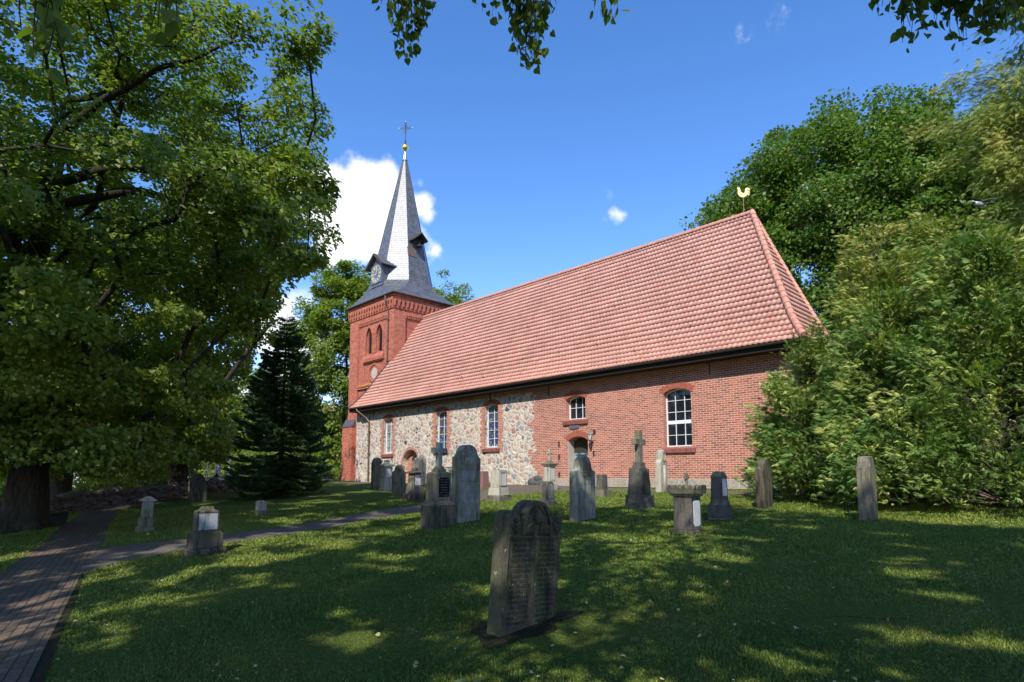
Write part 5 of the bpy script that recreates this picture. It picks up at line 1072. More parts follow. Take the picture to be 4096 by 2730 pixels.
for L_ in ([(-15.1, 3.7, 7.8), (-13.9, 4.3, 6.9), (-12.6, 4.9, 5.8), (-11.9, 5.3, 5.3)], [(-14.5, 4.6, 6.9), (-13.7, 5.1, 6.2), (-12.5, 5.8, 5.5), (-11.7, 6.1, 5.6)], [(-15, 3.5, 10.2), (-13.3, 4.3, 10.5), (-11.9, 4.9, 10.2), (-11.2, 5.2, 9.8)], [(-14, 5.5, 7.6), (-13, 6.2, 7.4), (-12.3, 6.6, 7.0)], [(-18, 4.5, 5.6), (-16.5, 5.5, 5.2), (-15.5, 6.3, 4.8)]):
    L_ = np.array(L_); tt = np.linspace(0, len(L_)-1, 11)
    for q in tt: XT.append([np.interp(q, np.arange(len(L_)), L_[:, j]) for j in range(3)]+_r.normal(0, .38, 3)*[1, 1, .6])
for _ in range(90): XT.append([_r.uniform(-22.5, -17.5), _r.uniform(.3, 3.0), _r.uniform(2.2, 10.5)])
for _ in range(30): XT.append([_r.uniform(-21.6, -19.4), _r.uniform(.2, 2.2), _r.uniform(1.4, 4.0)])
broadleaf('huge old lime with gnarled flared trunk, limbs arching over the lawn from the left', -22.4, 2.0, 16.5, 9.3, .52, 1150, 350, .14, L_LIME, 11, GT, zc=9.2, rzv=8.4, rad=.85, low=1.7, flat=.38, trunk_h=5.0, arch=.5, tipr=.013, shell=.45, extra=XT, leafcull=open_side([(0, -.49), (.1, -.475), (.17, -.455), (.25, -.415), (.30, -.395), (.335, -.385), (.36, -.31), (.40, -.295), (.44, -.325), (.55, -.33), (.62, -.335), (.75, -.34)]))
broadleaf('lime with forked trunk between the arched dark slab and the stone wall', -37.2, 9.9, 15.5, 6.2, .5, 380, 260, .18, L_LIME, 12, GT, zc=8.4, rzv=7.3, rad=.95, low=2.0, flat=.42, trunk_h=4, leafcull=open_side([(0, -.475), (.1, -.465), (.17, -.45), (.25, -.415), (.5, -.39)]))
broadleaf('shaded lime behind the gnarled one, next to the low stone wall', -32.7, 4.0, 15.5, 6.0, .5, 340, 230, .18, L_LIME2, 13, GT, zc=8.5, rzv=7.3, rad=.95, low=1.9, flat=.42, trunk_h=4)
for o_ in [q for q in bpy.data.objects if q.name == 'lime_tree']:
    for li_, L_ in enumerate(([(-22.2, 2.0, 4.4), (-20.69, .82, 7.2), (-19.25, 1.6, 8.0), (-17.94, 2.24, 8.16), (-16.66, 2.85, 8.03), (-15.13, 3.72, 7.61), (-13.86, 4.33, 6.69), (-12.64, 4.87, 5.6)], [(-22.2, 2.1, 4.0), (-20.23, 1.3, 7.0), (-18.93, 2.05, 7.62), (-17.66, 2.78, 7.74), (-16.33, 3.56, 7.42), (-15.03, 4.31, 6.85), (-13.72, 5.08, 5.99), (-12.9, 5.5, 5.5)],
        [(-22.2, 2.0, 5.2), (-19.4, 1.45, 9.21), (-17.9, 2.14, 9.68), (-16.38, 2.85, 10.15), (-14.91, 3.52, 10.23), (-13.3, 4.34, 10.3)], [(-22.3, 1.9, 3.8), (-21.14, 1.07, 6.12), (-19.74, 1.81, 7.15), (-18.1, 2.8, 7.17)])):
        p = np.array(L_); tt = np.linspace(0, len(p)-1, 30); q = np.stack([np.interp(tt, np.arange(len(p)), p[:, j]) for j in range(3)], 1)
        for _ in range(4): q[1:-1] = .25*q[:-2]+.5*q[1:-1]+.25*q[2:]
        q += np.array([[0, 0, .05*math.sin(i*.9+li_)] for i in range(30)]); v, f = tube_np(q-np.array(o_.location), np.linspace(.20, .035, 30)*(1-.12*li_), 9); np_mesh('limb', v, f, MAT['bark'], o_, smooth=True)
SH = 'limes shading the lawn'
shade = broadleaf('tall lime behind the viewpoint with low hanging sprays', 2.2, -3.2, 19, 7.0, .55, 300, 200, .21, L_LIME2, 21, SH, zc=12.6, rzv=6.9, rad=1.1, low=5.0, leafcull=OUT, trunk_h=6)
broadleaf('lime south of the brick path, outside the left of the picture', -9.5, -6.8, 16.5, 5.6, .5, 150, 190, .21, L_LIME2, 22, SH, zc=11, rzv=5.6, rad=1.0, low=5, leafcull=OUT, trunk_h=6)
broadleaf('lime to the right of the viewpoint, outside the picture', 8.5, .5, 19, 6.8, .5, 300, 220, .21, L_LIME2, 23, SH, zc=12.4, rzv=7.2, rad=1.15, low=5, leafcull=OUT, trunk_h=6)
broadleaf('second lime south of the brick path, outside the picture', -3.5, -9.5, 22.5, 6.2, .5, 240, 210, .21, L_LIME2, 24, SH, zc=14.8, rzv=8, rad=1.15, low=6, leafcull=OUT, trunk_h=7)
BK = 'trees behind the church'
broadleaf('sunlit lime rising left of the tower', -51.3, 27.4, 20.5, 5.0, .4, 330, 300, .25, L_LIME, 31, BK, zc=10.5, rzv=10, rad=1.05, low=.6, flat=.6)
broadleaf('treetop peeping over the nave roof right of the tower', -49.5, 38.2, 21.5, 4.0, .35, 110, 150, .24, L_LIME, 32, BK, zc=15, rzv=6.5, rad=1.1, flat=.6)
broadleaf('big round dark green beech behind the roof hip', -13.0, 44.0, 25, 10.2, .6, 900, 340, .24, L_BEECH, 33, BK, zc=13.6, rzv=11.0, rad=1.35, low=2, flat=.85, name='beech_tree', up=.5, spread=.9)
broadleaf('second beech shoulder behind the tall cypress', -4.5, 42.0, 21.5, 7.0, .5, 480, 300, .24, L_BEECH, 34, BK, zc=12, rzv=9.5, rad=1.2, low=2, flat=.85, name='beech_tree', up=.5, spread=.9)
broadleaf('lower beech at the left end of the group behind the ridge', -23.0, 46.0, 17.5, 6.0, .4, 260, 240, .24, L_BEECH, 35, BK, zc=10.5, rzv=7, rad=1.2, low=2, flat=.85, name='beech_tree', up=.5, spread=.9)
# background row beyond the wall
FAR = 'trees across the street'
far_labels = ['round tree across the street, leftmost behind the huge lime', 'tree across the street behind the parked white car', 'broad tree across the street behind the purple shrub', 'tree across the street behind the play tower', 'light green tree across the street behind the fir tip', 'tree across the street just left of the tower foot', 'tree filling the gap behind the forked lime', 'tall back tree between fir and sunlit lime']
for i, (x, y, H, cr) in enumerate([(-62, -6, 12, 6), (-68, 4, 11, 6), (-66, 12, 12, 6), (-64, 19, 9.5, 5), (-60, 26, 8.5, 5), (-57, 33, 9, 4.5), (-76, 15, 15, 7), (-72, 27, 13, 6)]):
    broadleaf(far_labels[i], x, y, H, cr, .35, 130, 200, .34, (L_LIME2, L_LIME, L_BEECH)[i % 3], 50+i, FAR, zc=H*.48, rzv=H*.5, rad=1.3, low=.2, flat=.7, trunk_h=2.5)

# conifers built of flat sprays
def fans(C, D, rng, L, k=5, wid=.13, ang=.75, droop=.25):
    n = len(C); D = D/np.linalg.norm(D, axis=1)[:, None]; Nn = rng.normal(0, 1, (n, 3)); Nn[:, 2] += .3; Nn -= D*(Nn*D).sum(1)[:, None]; Nn /= np.linalg.norm(Nn, axis=1)[:, None]; B = np.cross(Nn, D); Ls = L*rng.uniform(.6, 1.3, n)[:, None]; out = []
    for j in range(k):
        a = ang*(2*j/(k-1)-1) if k > 1 else 0; d = D*math.cos(a)+B*math.sin(a); s0 = C+D*Ls*.32*(1-abs(a)/ang)*1.0; l = Ls*(1-.35*abs(a)/ang)*rng.uniform(.75, 1.2, n)[:, None]; w_ = np.cross(Nn, d)*l*wid; e = s0+d*l; e[:, 2] -= (l*droop)[:, 0]; m_ = s0+d*l*.5; m_[:, 2] -= (l*droop*.15)[:, 0]
        out.append(np.stack([s0, m_+w_, e, m_-w_], 1))
    V = np.stack(out, 1).reshape(-1, 3); return V, np.arange(len(V)).reshape(-1, 4)
def conifer(label, x, y, H, Rf, n_br, per, L, mat, seed, name='thuja', group=None, up=.35, droop=.25, rclump=.20, k=5, wid=.075, arms=None, zlo=.15, trunk_r=.14, tiprnd=.5, keep=None):
    rng = np.random.RandomState(seed); g = float(gz(x, y)); root = thing(name, label, 'conifer', (x, y, g), 0, group)
    zs = []; 
    while len(zs) < n_br:
        z = rng.uniform(zlo, H, n_br*2); zs += list(z[rng.uniform(0, 1, n_br*2) < np.array([Rf(q/H) for q in z])/max(Rf(q) for q in np.linspace(0, 1, 30))+.06])
    z = np.array(zs[:n_br]); a = rng.uniform(0, 2*math.pi, n_br); q = rng.uniform(.35, 1, n_br)**.4; Rr = np.array([Rf(t/H) for t in z]); lum = np.array([mnoise.noise(Vector((math.cos(b)*1.8+seed, math.sin(b)*1.8, t*.9))) for b, t in zip(a, z)]); rad = Rr*q*(1+.75*lum)
    dirs = np.stack([np.cos(a), np.sin(a), np.full(n_br, up)], 1); tips = np.stack([rad*np.cos(a), rad*np.sin(a), z], 1)
    ok = np.array([mnoise.noise(Vector(p)*1.4+Vector((seed, 0, 0))) > -.06 for p in tips]) | (q < .64); tips, dirs = tips[ok], dirs[ok]
    if arms:
        for (p, cnt_) in arms:
            p = np.array(p, float)-[x, y, g]; t = np.linspace(.25, 1, cnt_); z0 = p[2]-.6; base = np.array([0, 0, z0]); pts = base*(1-t)[:, None]+p*t[:, None]; tips = np.concatenate([tips, pts]); dd = np.repeat(((p-base)/np.linalg.norm(p-base))[None], cnt_, 0); dirs = np.concatenate([dirs, dd])
    if keep is not None: kk = keep(tips+[x, y, g]); tips, dirs = tips[kk], dirs[kk]
    nb = len(tips); C = np.repeat(tips, per, 0); Dn = np.repeat(dirs, per, 0); n = len(C); off = rng.normal(0, 1, (n, 3))*rclump*.95; al = np.repeat(rng.uniform(.7, 1.4, nb), per)[:, None]; off = off*al; Dp = Dn+np.repeat(rng.normal(0, .45, (nb, 3)), per, 0); Dp[:, 2] += .25-.5*droop; sl_ = rng.uniform(-1.6, 2.0, n)[:, None]; off = off*(1-.25*np.maximum(sl_, 0))+Dp*sl_*rclump; off[:, 2] -= (off[:, 0]**2+off[:, 1]**2)*.5*droop
    C = C+off; ok = C[:, 2] > .06; C, Dn = C[ok], Dn[ok]; D = Dn+rng.normal(0, .35, C.shape); bump_ = np.repeat(np.repeat(rng.uniform(0, 1, nb), per)[ok], k); V, F = fans(C, D, rng, L, k, wid, .42, droop)
    rn = np.clip(.62*bump_+rng.uniform(0, .45, len(F)), 0, 1); np_mesh('foliage', V, F, mat, root, attr=rn)
    pv, pf, o = [], [], 0
    for i in range(0, nb):
        p = tips[i]; b = np.array([p[0]*.04, p[1]*.04, max(.1, p[2]-.45*np.hypot(p[0], p[1])-.2)]); e_ = p+(p-b)/max(np.linalg.norm(p-b), .1)*.22; m_ = (b+p)/2+[0, 0, -.05]; v, f = tube_np(np.array([b, m_, e_]), [.022, .014, .005], 4); pv.append(v); pf.append(f+o); o += len(v)
    np_mesh('branches', np.concatenate(pv), np.concatenate(pf), MAT['twig'], root, smooth=True)
    v, f = tube_np(np.array([[0, 0, -.2], [.03, 0, H*.5], [0, 0, H*.98]]), [trunk_r, trunk_r*.6, .015], 10); np_mesh('trunk', v, f, MAT['bark'], root, smooth=True); return root
MAT['twig'] = plain('pale_twig', (.22, .17, .13), .8)
TH = 'thuja bushes at the east end of the church'
col_f = lambda R0, lo=.9, top=.12: (lambda t: R0*(min(1, lo+t*1.2) if t < .15 else 1)*max(0, 1-t)**.62+top*0 if t < 1 else 0)
conifer('front thuja mass sweeping to the ground under the tall cypress', -2.1, 17.4, 6.4, col_f(2.6), 495, 129, .175, L_THUJA, 61, group=TH)
conifer('thuja behind the rightmost gravestone, dark hollow at its foot', -4.1, 17.1, 5.2, col_f(1.9), 363, 129, .175, L_THUJA, 62, group=TH)
conifer('low leftmost thuja hiding the church corner', -6.25, 17.6, 4.6, col_f(1.45), 312, 121, .175, L_THUJA, 63, group=TH)
conifer('pointed yellowish thuja, tallest tip in front of the hip roof', -4.9, 19.6, 8.2, col_f(1.9), 396, 121, .175, L_CYP, 64, group=TH)
conifer('second pointed thuja tip between hip roof and tall cypress', -3.6, 20.6, 7.9, col_f(2.1), 396, 121, .175, L_CYP, 65, group=TH)
conifer('rightmost thuja mass cut by the edge of the picture', .3, 18.4, 8.2, col_f(2.7), 495, 121, .175, L_THUJA, 66, group=TH)
conifer('tall ragged cypress with drooping yellowish arms at the right edge', -1.0, 21.6, 14.2, lambda t: 2.3*(1-t)**.62+.10 if t < 1 else 0, 720, 110, .165, L_CYP, 67, name='cypress', up=.1, droop=.5, rclump=.24, arms=[((-3.55, 21.2, 11.0), 7), ((-2.9, 21.2, 12.2), 6), ((-3.0, 21.6, 9.9), 6)], trunk_r=.2)
# fir
def fir(label, x, y, H, R0, seed):
    rng = np.random.RandomState(seed); g = float(gz(x, y)); root = thing('fir_tree', label, 'conifer', (x, y, g)); V_, C_, D_, U_ = [], [], [], []; tv, tf, o = [], [], 0
    z = .35
    while z < H*.985:
        t = z/H; Rr = R0*(1-t)**.80*(1.0 if t > .08 else .82)+.10; nb = int(11-5*t); ph = rng.uniform(0, 6)
        if t > .86: Rr = .22+(1-t)*2.0; nb = 5
        for i in range(nb):
            a = ph+2*math.pi*i/nb+rng.normal(0, .15); L = Rr*rng.uniform(.78, 1.12); d = np.array([math.cos(a), math.sin(a), 0]); s = np.linspace(0, 1, 8); lift = -.10*L*np.sin(s*2.3)+.16*L*s**3+(.45*L*s if t > .8 else 0)-(.18*L*s if t < .25 else 0)
            P = d*(s*L)[:, None]+np.stack([0*s, 0*s, z+lift], 1); v, f = tube_np(P, .022*(1-s*.8)*(.5+Rr/3), 4); tv.append(v); tf.append(f+o); o += len(v)
            m = int((40+150*L)*(1 if t < .86 else .35)); q = rng.uniform(.10, 1, m)**.75; side = rng.choice([-1, 1], m)*rng.uniform(0, 1, m)**.7*(.36*L*(1-q)**.55*(.35+q)+.04+.12*(L > .8)*(1-q)); b = np.array([-math.sin(a), math.cos(a), 0])
            px = np.stack([np.interp(q, s, P[:, j]) for j in range(3)], 1)+b*side[:, None]; px[:, 2] -= np.abs(side)*.16-rng.uniform(-.02, .03, m); C_.append(px); sg = np.sign(side)[:, None]; D_.append(d[None]*.8+b[None]*sg*rng.uniform(.2, .9, m)[:, None]+rng.normal(0, .12, (m, 3))); U_.append(np.full(m, .75*q.mean())+.4*(q-.5))
        z += .15+.16*(1-t) if t < .86 else .22
    C, D, U = np.concatenate(C_), np.concatenate(D_), np.concatenate(U_); D[:, 2] *= .3; V, F = fans(C, D, rng, .13, 3, .22, .7, .02)
    np_mesh('foliage', V, F, L_FIR, root, attr=np.clip(np.repeat(U, 3)+rng.normal(0, .15, len(F)), 0, 1)); np_mesh('branches', np.concatenate(tv), np.concatenate(tf), MAT['bark'], root)
    v, f = tube_np(np.array([[0, 0, -.2], [0, 0, H*.5], [.02, 0, H]]), [.14, .08, .012], 10); np_mesh('trunk', v, f, MAT['bark'], root, smooth=True)
fir('dark symmetrical fir standing alone on the lawn left of the church', -28.3, 11.9, 8.8, 2.75, 71)

# hanging lime sprays that reach into the top of the view
HALF = [(0, 0), (.30, -.07), (.52, .20), (.45, .56), (.19, .85), (0, 1.12)]
def big_leaves(C, D, Nn, S, rng):
    V = []; B = np.cross(Nn, D)
    for sg in (1, -1):
        V.append(np.stack([C+D*(t*S)[:, None]+B*(sg*s_*S)[:, None]+Nn*((abs(s_)*.28-t*t*.12)*S)[:, None] for s_, t in (HALF if sg > 0 else HALF[::-1])], 1))
    V = np.stack(V, 1).reshape(-1, 3); return V, np.arange(len(V)).reshape(-1, 6)
rd = np.array([.692, .722, 0]); fd = np.array([-.722, .692, 0])
def spray(cx_, cy_, ztop, zbot, hw, n, S, seed, taper=1.0, skew=0.0, depth=.18):
    rng = np.random.RandomState(seed); c = np.array([cx_, cy_, 0]); tw = []; n = int(n*2.6); S = S*.80; nt_ = max(4, n//9); P = []; tips = []
    for i in range(nt_):
        u = rng.uniform(-1, 1); f = 1-abs(u)**1.2*taper; zb = ztop-(ztop-zbot)*(max(.25, f)**.8*rng.uniform(.82, 1.0))-.22; top = c+rd*(u*hw*.5+skew*.2)+fd*rng.uniform(-1, 1)*depth*.5+[0, 0, ztop+.25]; end = c+rd*(u*hw*.85+skew)+fd*rng.uniform(-1, 1)*depth+[0, 0, zb+.03]
        mid = (top+end)/2+rng.normal(0, .05, 3); tt = np.linspace(0, 1, 9)[:, None]; pth = (1-tt)**2*top+2*tt*(1-tt)*mid+tt*tt*end; tw.append(pth)
        m = max(3, int(n/nt_)); q = 1-rng.uniform(0, 1, m)**1.1*.75; P.append(np.stack([np.interp(q*8, np.arange(9), pth[:, j]) for j in range(3)], 1)+rng.normal(0, .035, (m, 3)))
    C = np.concatenate(P); n = len(C); D = rng.normal(0, .55, (n, 3)); D[:, 2] -= .9; D /= np.linalg.norm(D, axis=1)[:, None]; Nn = rng.normal(0, .6, (n, 3)); Nn[:, 2] += .55; Nn -= D*(Nn*D).sum(1)[:, None]; Nn /= np.linalg.norm(Nn, axis=1)[:, None]
    V, F = big_leaves(C, D, Nn, S*rng.uniform(.6, 1.2, n), rng); off = np.array(shade.location); np_mesh('hanging_foliage', V-off, F, L_HANG, shade, attr=rng.uniform(0, 1, len(F)))
    vv, ff, o = [], [], 0
    for p in tw: v, f = tube_np(p-off, np.linspace(.005, .0018, 9), 4); vv.append(v); ff.append(f+o); o += len(v)
    np_mesh('twigs', np.concatenate(vv), np.concatenate(ff), MAT['bark'], shade)
L_HANG = leafmat('hanging_lime_leaf', (.065, .120, .025), (.11, .165, .038), None, .42, .5, .3)
spray(-3.93, 2.54, 4.75, 4.12, .24, 90, .078, 81); spray(-3.08, 3.14, 4.8, 3.78, .27, 190, .078, 82, 1.15); spray(-3.32, 2.9, 4.8, 4.32, .16, 40, .07, 88); spray(-2.7, 3.69, 4.75, 4.34, .14, 30, .08, 83)
spray(-.62, 5.35, 4.6, 3.92, .42, 190, .085, 84, .7, .1); spray(-.95, 5.05, 4.5, 3.86, .16, 60, .08, 89); spray(-.2, 5.0, 4.2, 3.55, .28, 90, .085, 85, .6, .0)
spray(-3.44, .18, 2.95, 2.62, .13, 26, .088, 86, .4, 0, .08); spray(-3.02, .60, 2.95, 2.72, .12, 12, .085, 87, .6, 0, .06)

# ------------------------------------------------------------------ surroundings on the left
def shrub(label, x, y, r, h, mat, seed, name='shrub', n=70, per=60, size=.12, group='garden shrubs beyond the stone wall'):
    rng = np.random.RandomState(seed); g = float(gz(x, y)); root = thing(name, label, 'shrub', (x, y, g), 0, group); T = ellip_pts(n, (0, 0, h*.5), (r, r, h*.55), rng, .4, lowcut=lambda P: np.full(len(P), .08)); C, u = clumps(T, per, .35*r, .8, size, rng); C[:, 2] = np.maximum(C[:, 2], .02)
    V, F = leaf_quads(C, u, size, rng, up=.4, spread=.9); np_mesh('leaves', V, F, mat, root, attr=rng.uniform(0, 1, len(F))); pv, pf, o = [], [], 0
    for p in T[:30]: v, f = tube_np(np.array([[0, 0, -.05], p*.5+[0, 0, .05], p]), [.03, .02, .006], 4); pv.append(v); pf.append(f+o); o += len(v)
    np_mesh('stems', np.concatenate(pv), np.concatenate(pf), MAT['bark'], root)
shrub('bright yellow-green shrub behind the stone wall', -38.0, 6.3, 1.7, 1.3, L_YEL, 91); shrub('purple-leaved shrub rising behind the yellow-green one', -41.8, 8.2, 2.0, 2.6, L_PUR, 92); shrub('feathery grey-green shrub next to the garden lamp', -40.6, 10.6, 1.9, 1.7, L_GREY, 93)
shrub('low dark shrub at the wall left of the yellow-green one', -36.5, 2.0, 1.8, 1.2, L_LIME2, 94); shrub('leafy bush behind the play tower', -50.5, 19.5, 2.6, 3.0, L_LIME, 95); shrub('tall green bush behind the purple-leaved one', -48.5, 9.5, 2.8, 4.0, L_LIME2, 96); shrub('sunlit bush at the foot of the church tower', -49.0, 25.8, 1.7, 1.7, L_YEL, 97, n=60); shrub('second bush at the foot of the tower', -47.3, 23.6, 1.0, .7, L_GREY, 98, n=40); shrub('broad bush between fir and tower', -52.5, 24.0, 3.0, 4.2, L_LIME, 99); shrub('green bush behind the fir on its left', -53.5, 17.5, 1.9, 2.2, L_LIME2, 100)
def rocks(name, label, pts, h, m, seed):
    rnd = random.Random(seed); bm = bmesh.new()
    for (x0, y0), (x1, y1) in zip(pts, pts[1:]):
        L = math.hypot(x1-x0, y1-y0); n = int(L/.24)
        for i in range(n):
            t = (i+.5)/n; x, y = x0+(x1-x0)*t, y0+(y1-y0)*t; g = float(gz(x, y)); z = g-.05
            while z < g+h:
                s = rnd.uniform(.10, .22); bmesh.ops.create_icosphere(bm, subdivisions=2, radius=1, matrix=Matrix.Translation((x+rnd.uniform(-.12, .12), y+rnd.uniform(-.12, .12), z+s*.5)) @ Matrix.Rotation(rnd.uniform(0, 3), 4, 'Z') @ Matrix.Diagonal((s*1.25, s*1.25, s*.8, 1))); z += s*1.05
    for v in bm.verts: v.co += mnoise.noise_vector(v.co*5.1)*.07
    o = bobj(name, bm, m, None); tag(o, label, 'wall'); return o
rocks('stone_wall', 'low dry wall of dark field boulders bounding the churchyard on the left', [(-27.5, 1.2), (-30.6, 5.0), (-34.2, 9.2), (-36.9, 13.2), (-41.5, 18.6)], .62, stone_mat('field_boulder', (.15, .125, .10), (.04, .035, .03), (.08, .09, .03), .3, .3), 5)
# hedge
rng = np.random.RandomState(7); n = 9000; t = rng.uniform(0, 1, n); A_ = np.array([-53, 9.0]); B_ = np.array([-45.2, 21.5]); P = A_+(B_-A_)*t[:, None]; nn_ = np.array([.85, -.53]); s = rng.uniform(-.45, .45, n); z = rng.uniform(0, 1, n)**.6*1.15; C = np.concatenate([P+nn_*s[:, None], (gz(P[:, 0], P[:, 1])+z)[:, None]], 1); V, F = leaf_quads(C, np.repeat([[.6, -.4, .5]], n, 0), .16, rng)
tag(np_mesh('hedge', V, F, L_YEL, None, attr=rng.uniform(0, 1, n)), 'clipped bright hedge running behind the white rail fence', 'hedge')
wood = plain('bleached_timber', (.50, .42, .34), .8, .2, var=.2); pale = plain('pale_rail_paint', (.48, .47, .42), .7)
f_ = thing('rail_fence', 'weathered pale rail fence in front of the clipped hedge', 'fence', (0, 0, 0))
FP = [(-48.8+i*1.3, 12.6+i*1.95) for i in range(4)]
for x, y in FP: g = float(gz(x, y)); bm = bmesh.new(); box(bm, x-.05, x+.05, y-.05, y+.05, g-.1, g+.85); bobj('post', bm, pale, f_)
for h in (.45, .75): bm = bmesh.new(); [bar(bm, (a[0], a[1], float(gz(*a))+h), (b[0], b[1], float(gz(*b))+h), .04, .09) for a, b in zip(FP, FP[1:])]; bobj('rail', bm, pale, f_)
# play tower
pt = thing('play_tower', 'bleached timber play tower with ladder beyond the stone wall', 'play equipment', (-46.4, 15.15, float(gz(-46.4, 15.15))), R(38))
for (x, y, h) in ((0, -.65, 1.55), (0, -.25, 1.75), (0, .95, 1.95), (-.9, .95, 1.95), (-.9, -.25, 1.75)): bm = bmesh.new(); bar(bm, (x, y-.12, 0), (x, y+.02, h), .10); bobj('post', bm, wood, pt)
for i in range(6): bm = bmesh.new(); bar(bm, (.06, -.85+i*.03, .12+i*.24), (.06, -.28+i*.03, .12+i*.24), .07, .05); bobj('rung', bm, wood, pt)
for a, b in (((.07, -.3, .22), (.07, 1.15, 1.05)), ((.05, -.4, 1.15), (.05, 1.0, 1.15)), ((-.9, -.3, 1.15), (-.9, 1.0, 1.15)), ((.05, -.9, .12), (.05, 1.1, .12)), ((.05, .95, 1.75), (-.95, .95, 1.75))): bm = bmesh.new(); bar(bm, a, b, .09, .07); bobj('beam', bm, wood, pt)
# garden lamp on the wall
lp = thing('garden_lamp', 'dark gooseneck lamp standing on the stone wall', 'lamp', (-35.9, 11.7, float(gz(-35.9, 11.7))))
bm = bmesh.new(); pipe(bm, [(0, .22, 0), (0, .22, 1.15)]+[(0, .22*math.cos(a), 1.15+.2*math.sin(a)) for a in np.linspace(0, math.pi, 9)][1:]+[(0, -.22, 1.05)], .022, 8); bobj('pole', bm, MAT['iron'], lp)
bm = bmesh.new(); lathe(bm, [(.22, .86), (.20, .88), (.09, .98), (.04, 1.06)], (0, -.22, 0), 16); bobj('lamp_shade', bm, MAT['iron'], lp); bm = bmesh.new(); lathe(bm, [(.03, .72), (.09, .76), (.10, .82), (.07, .87)], (0, -.22, 0), 12); bobj('bulb_glass', bm, plain('opal_glass', (.5, .5, .46), .2), lp, smooth=True)
bm = bmesh.new(); g = float(gz(-50.2, 11.2)); pipe(bm, [(-50.2, 11.2, g), (-50.2, 11.2, g+2.05)], .045, 8); box(bm, -50.25, -50.15, 11.15, 11.25, g+2.05, g+2.1); tag(bobj('marker_post', bm, MAT['white'], None), 'thin white marker post behind the garden lamp', 'post')
# parked car
car = thing('parked_car', 'white parked estate car glimpsed between the two left lime trunks', 'car', (-55.5, 7.2, float(gz(-55.5, 7.2))), R(60))
bm = bmesh.new(); P = [(-2.15, .32), (2.15, .32), (2.2, .62), (2.1, .82), (1.25, .95), (.55, 1.42), (-1.75, 1.46), (-2.15, .98), (-2.2, .6)]; prism(bm, P, lambda u, v, d: (u, d, v), -.85, .85); body = bobj('body', bm, plain('car_white', (.70, .70, .70), .25, .5, var=.02), car, bevel=.06)
bm = bmesh.new(); P = [(1.1, .98), (.52, 1.36), (-1.65, 1.40), (-1.95, 1.0)]; prism(bm, P, lambda u, v, d: (u, d, v), -.862, .862); bobj('side_window', bm, MAT['glass'], car)
for sx in (-1.35, 1.35):
    for sy in (-.80, .80): bm = bmesh.new(); bmesh.ops.create_cone(bm, segments=20, radius1=.32, radius2=.32, depth=.2, cap_ends=True, matrix=Matrix.Translation((sx, sy, .32)) @ Matrix.Rotation(math.pi/2, 4, 'X')); bobj('wheel', bm, plain('tyre', (.02, .02, .02), .8), car, bevel=.03)
for sy in (-.6, .6): bm = bmesh.new(); box(bm, 2.12, 2.215, sy-.16, sy+.16, .62, .76); bobj('headlight', bm, MAT['glass'], car, bevel=.02)
# brick house far behind
hs_ = thing('brick_house', 'red brick house half hidden by the trees left of the tower', 'house', (-74, 33, -.3), R(20))
bm = bmesh.new(); wn_ = [dict(r=(u, u+1.1, z, z+1.4, 'flat'), d=.15) for u in (-4.5, -1.8, .9, 3.6) for z in (1.1, 4.0)]; wall(bm, lambda u, v, d: (5-d, u, v), -6, 6, 0, 6.2, wn_, .15)
for a, b in (((5, -6), (-5, -6)), ((-5, -6), (-5, 6)), ((-5, 6), (5, 6))): bm.faces.new([bm.verts.new(v) for v in ((*a, 0), (*b, 0), (*b, 6.2), (*a, 6.2))])
bobj('wall', bm, brick_mat('house_brick', c1=(.40, .14, .09)), hs_, recalc=False); bm = bmesh.new(); prism(bm, [(-5.5, 6.0), (5.5, 6.0), (0, 10.2)], lambda u, v, d: (u, d, v), -6.4, 6.4); bobj('roof', bm, MAT['ridge_tile'], hs_)
for o_ in wn_:
    u0, u1, z0, z1, k = o_['r']; bm = bmesh.new(); box(bm, 4.86, 4.9, u0, u1, z0, z1); w_ = bobj('window', bm, MAT['glass'], hs_); bm = bmesh.new(); [bar(bm, (4.92, a, b), (4.92, c, d), .06, .08, up=(1, 0, 0)) for a, b, c, d in ((u0, z0, u1, z0), (u0, z1, u1, z1), (u0, z0, u0, z1), (u1, z0, u1, z1), ((u0+u1)/2, z0, (u0+u1)/2, z1))]; bobj('frame', bm, MAT['white'], w_)
# low timber edging left of the tower foot
bm = bmesh.new(); bar(bm, (-43.6, 19.9, float(gz(-43.6, 19.9))+.2), (-45.6, 23.6, .05), .12, .12); [bar(bm, (-43.6-2*t, 19.9+3.7*t, -.3), (-43.6-2*t, 19.9+3.7*t, .05), .08) for t in (.05, .5, .95)]; tag(bobj('timber_rail', bm, pale, None), 'low pale timber rail between fir and tower foot', 'rail')

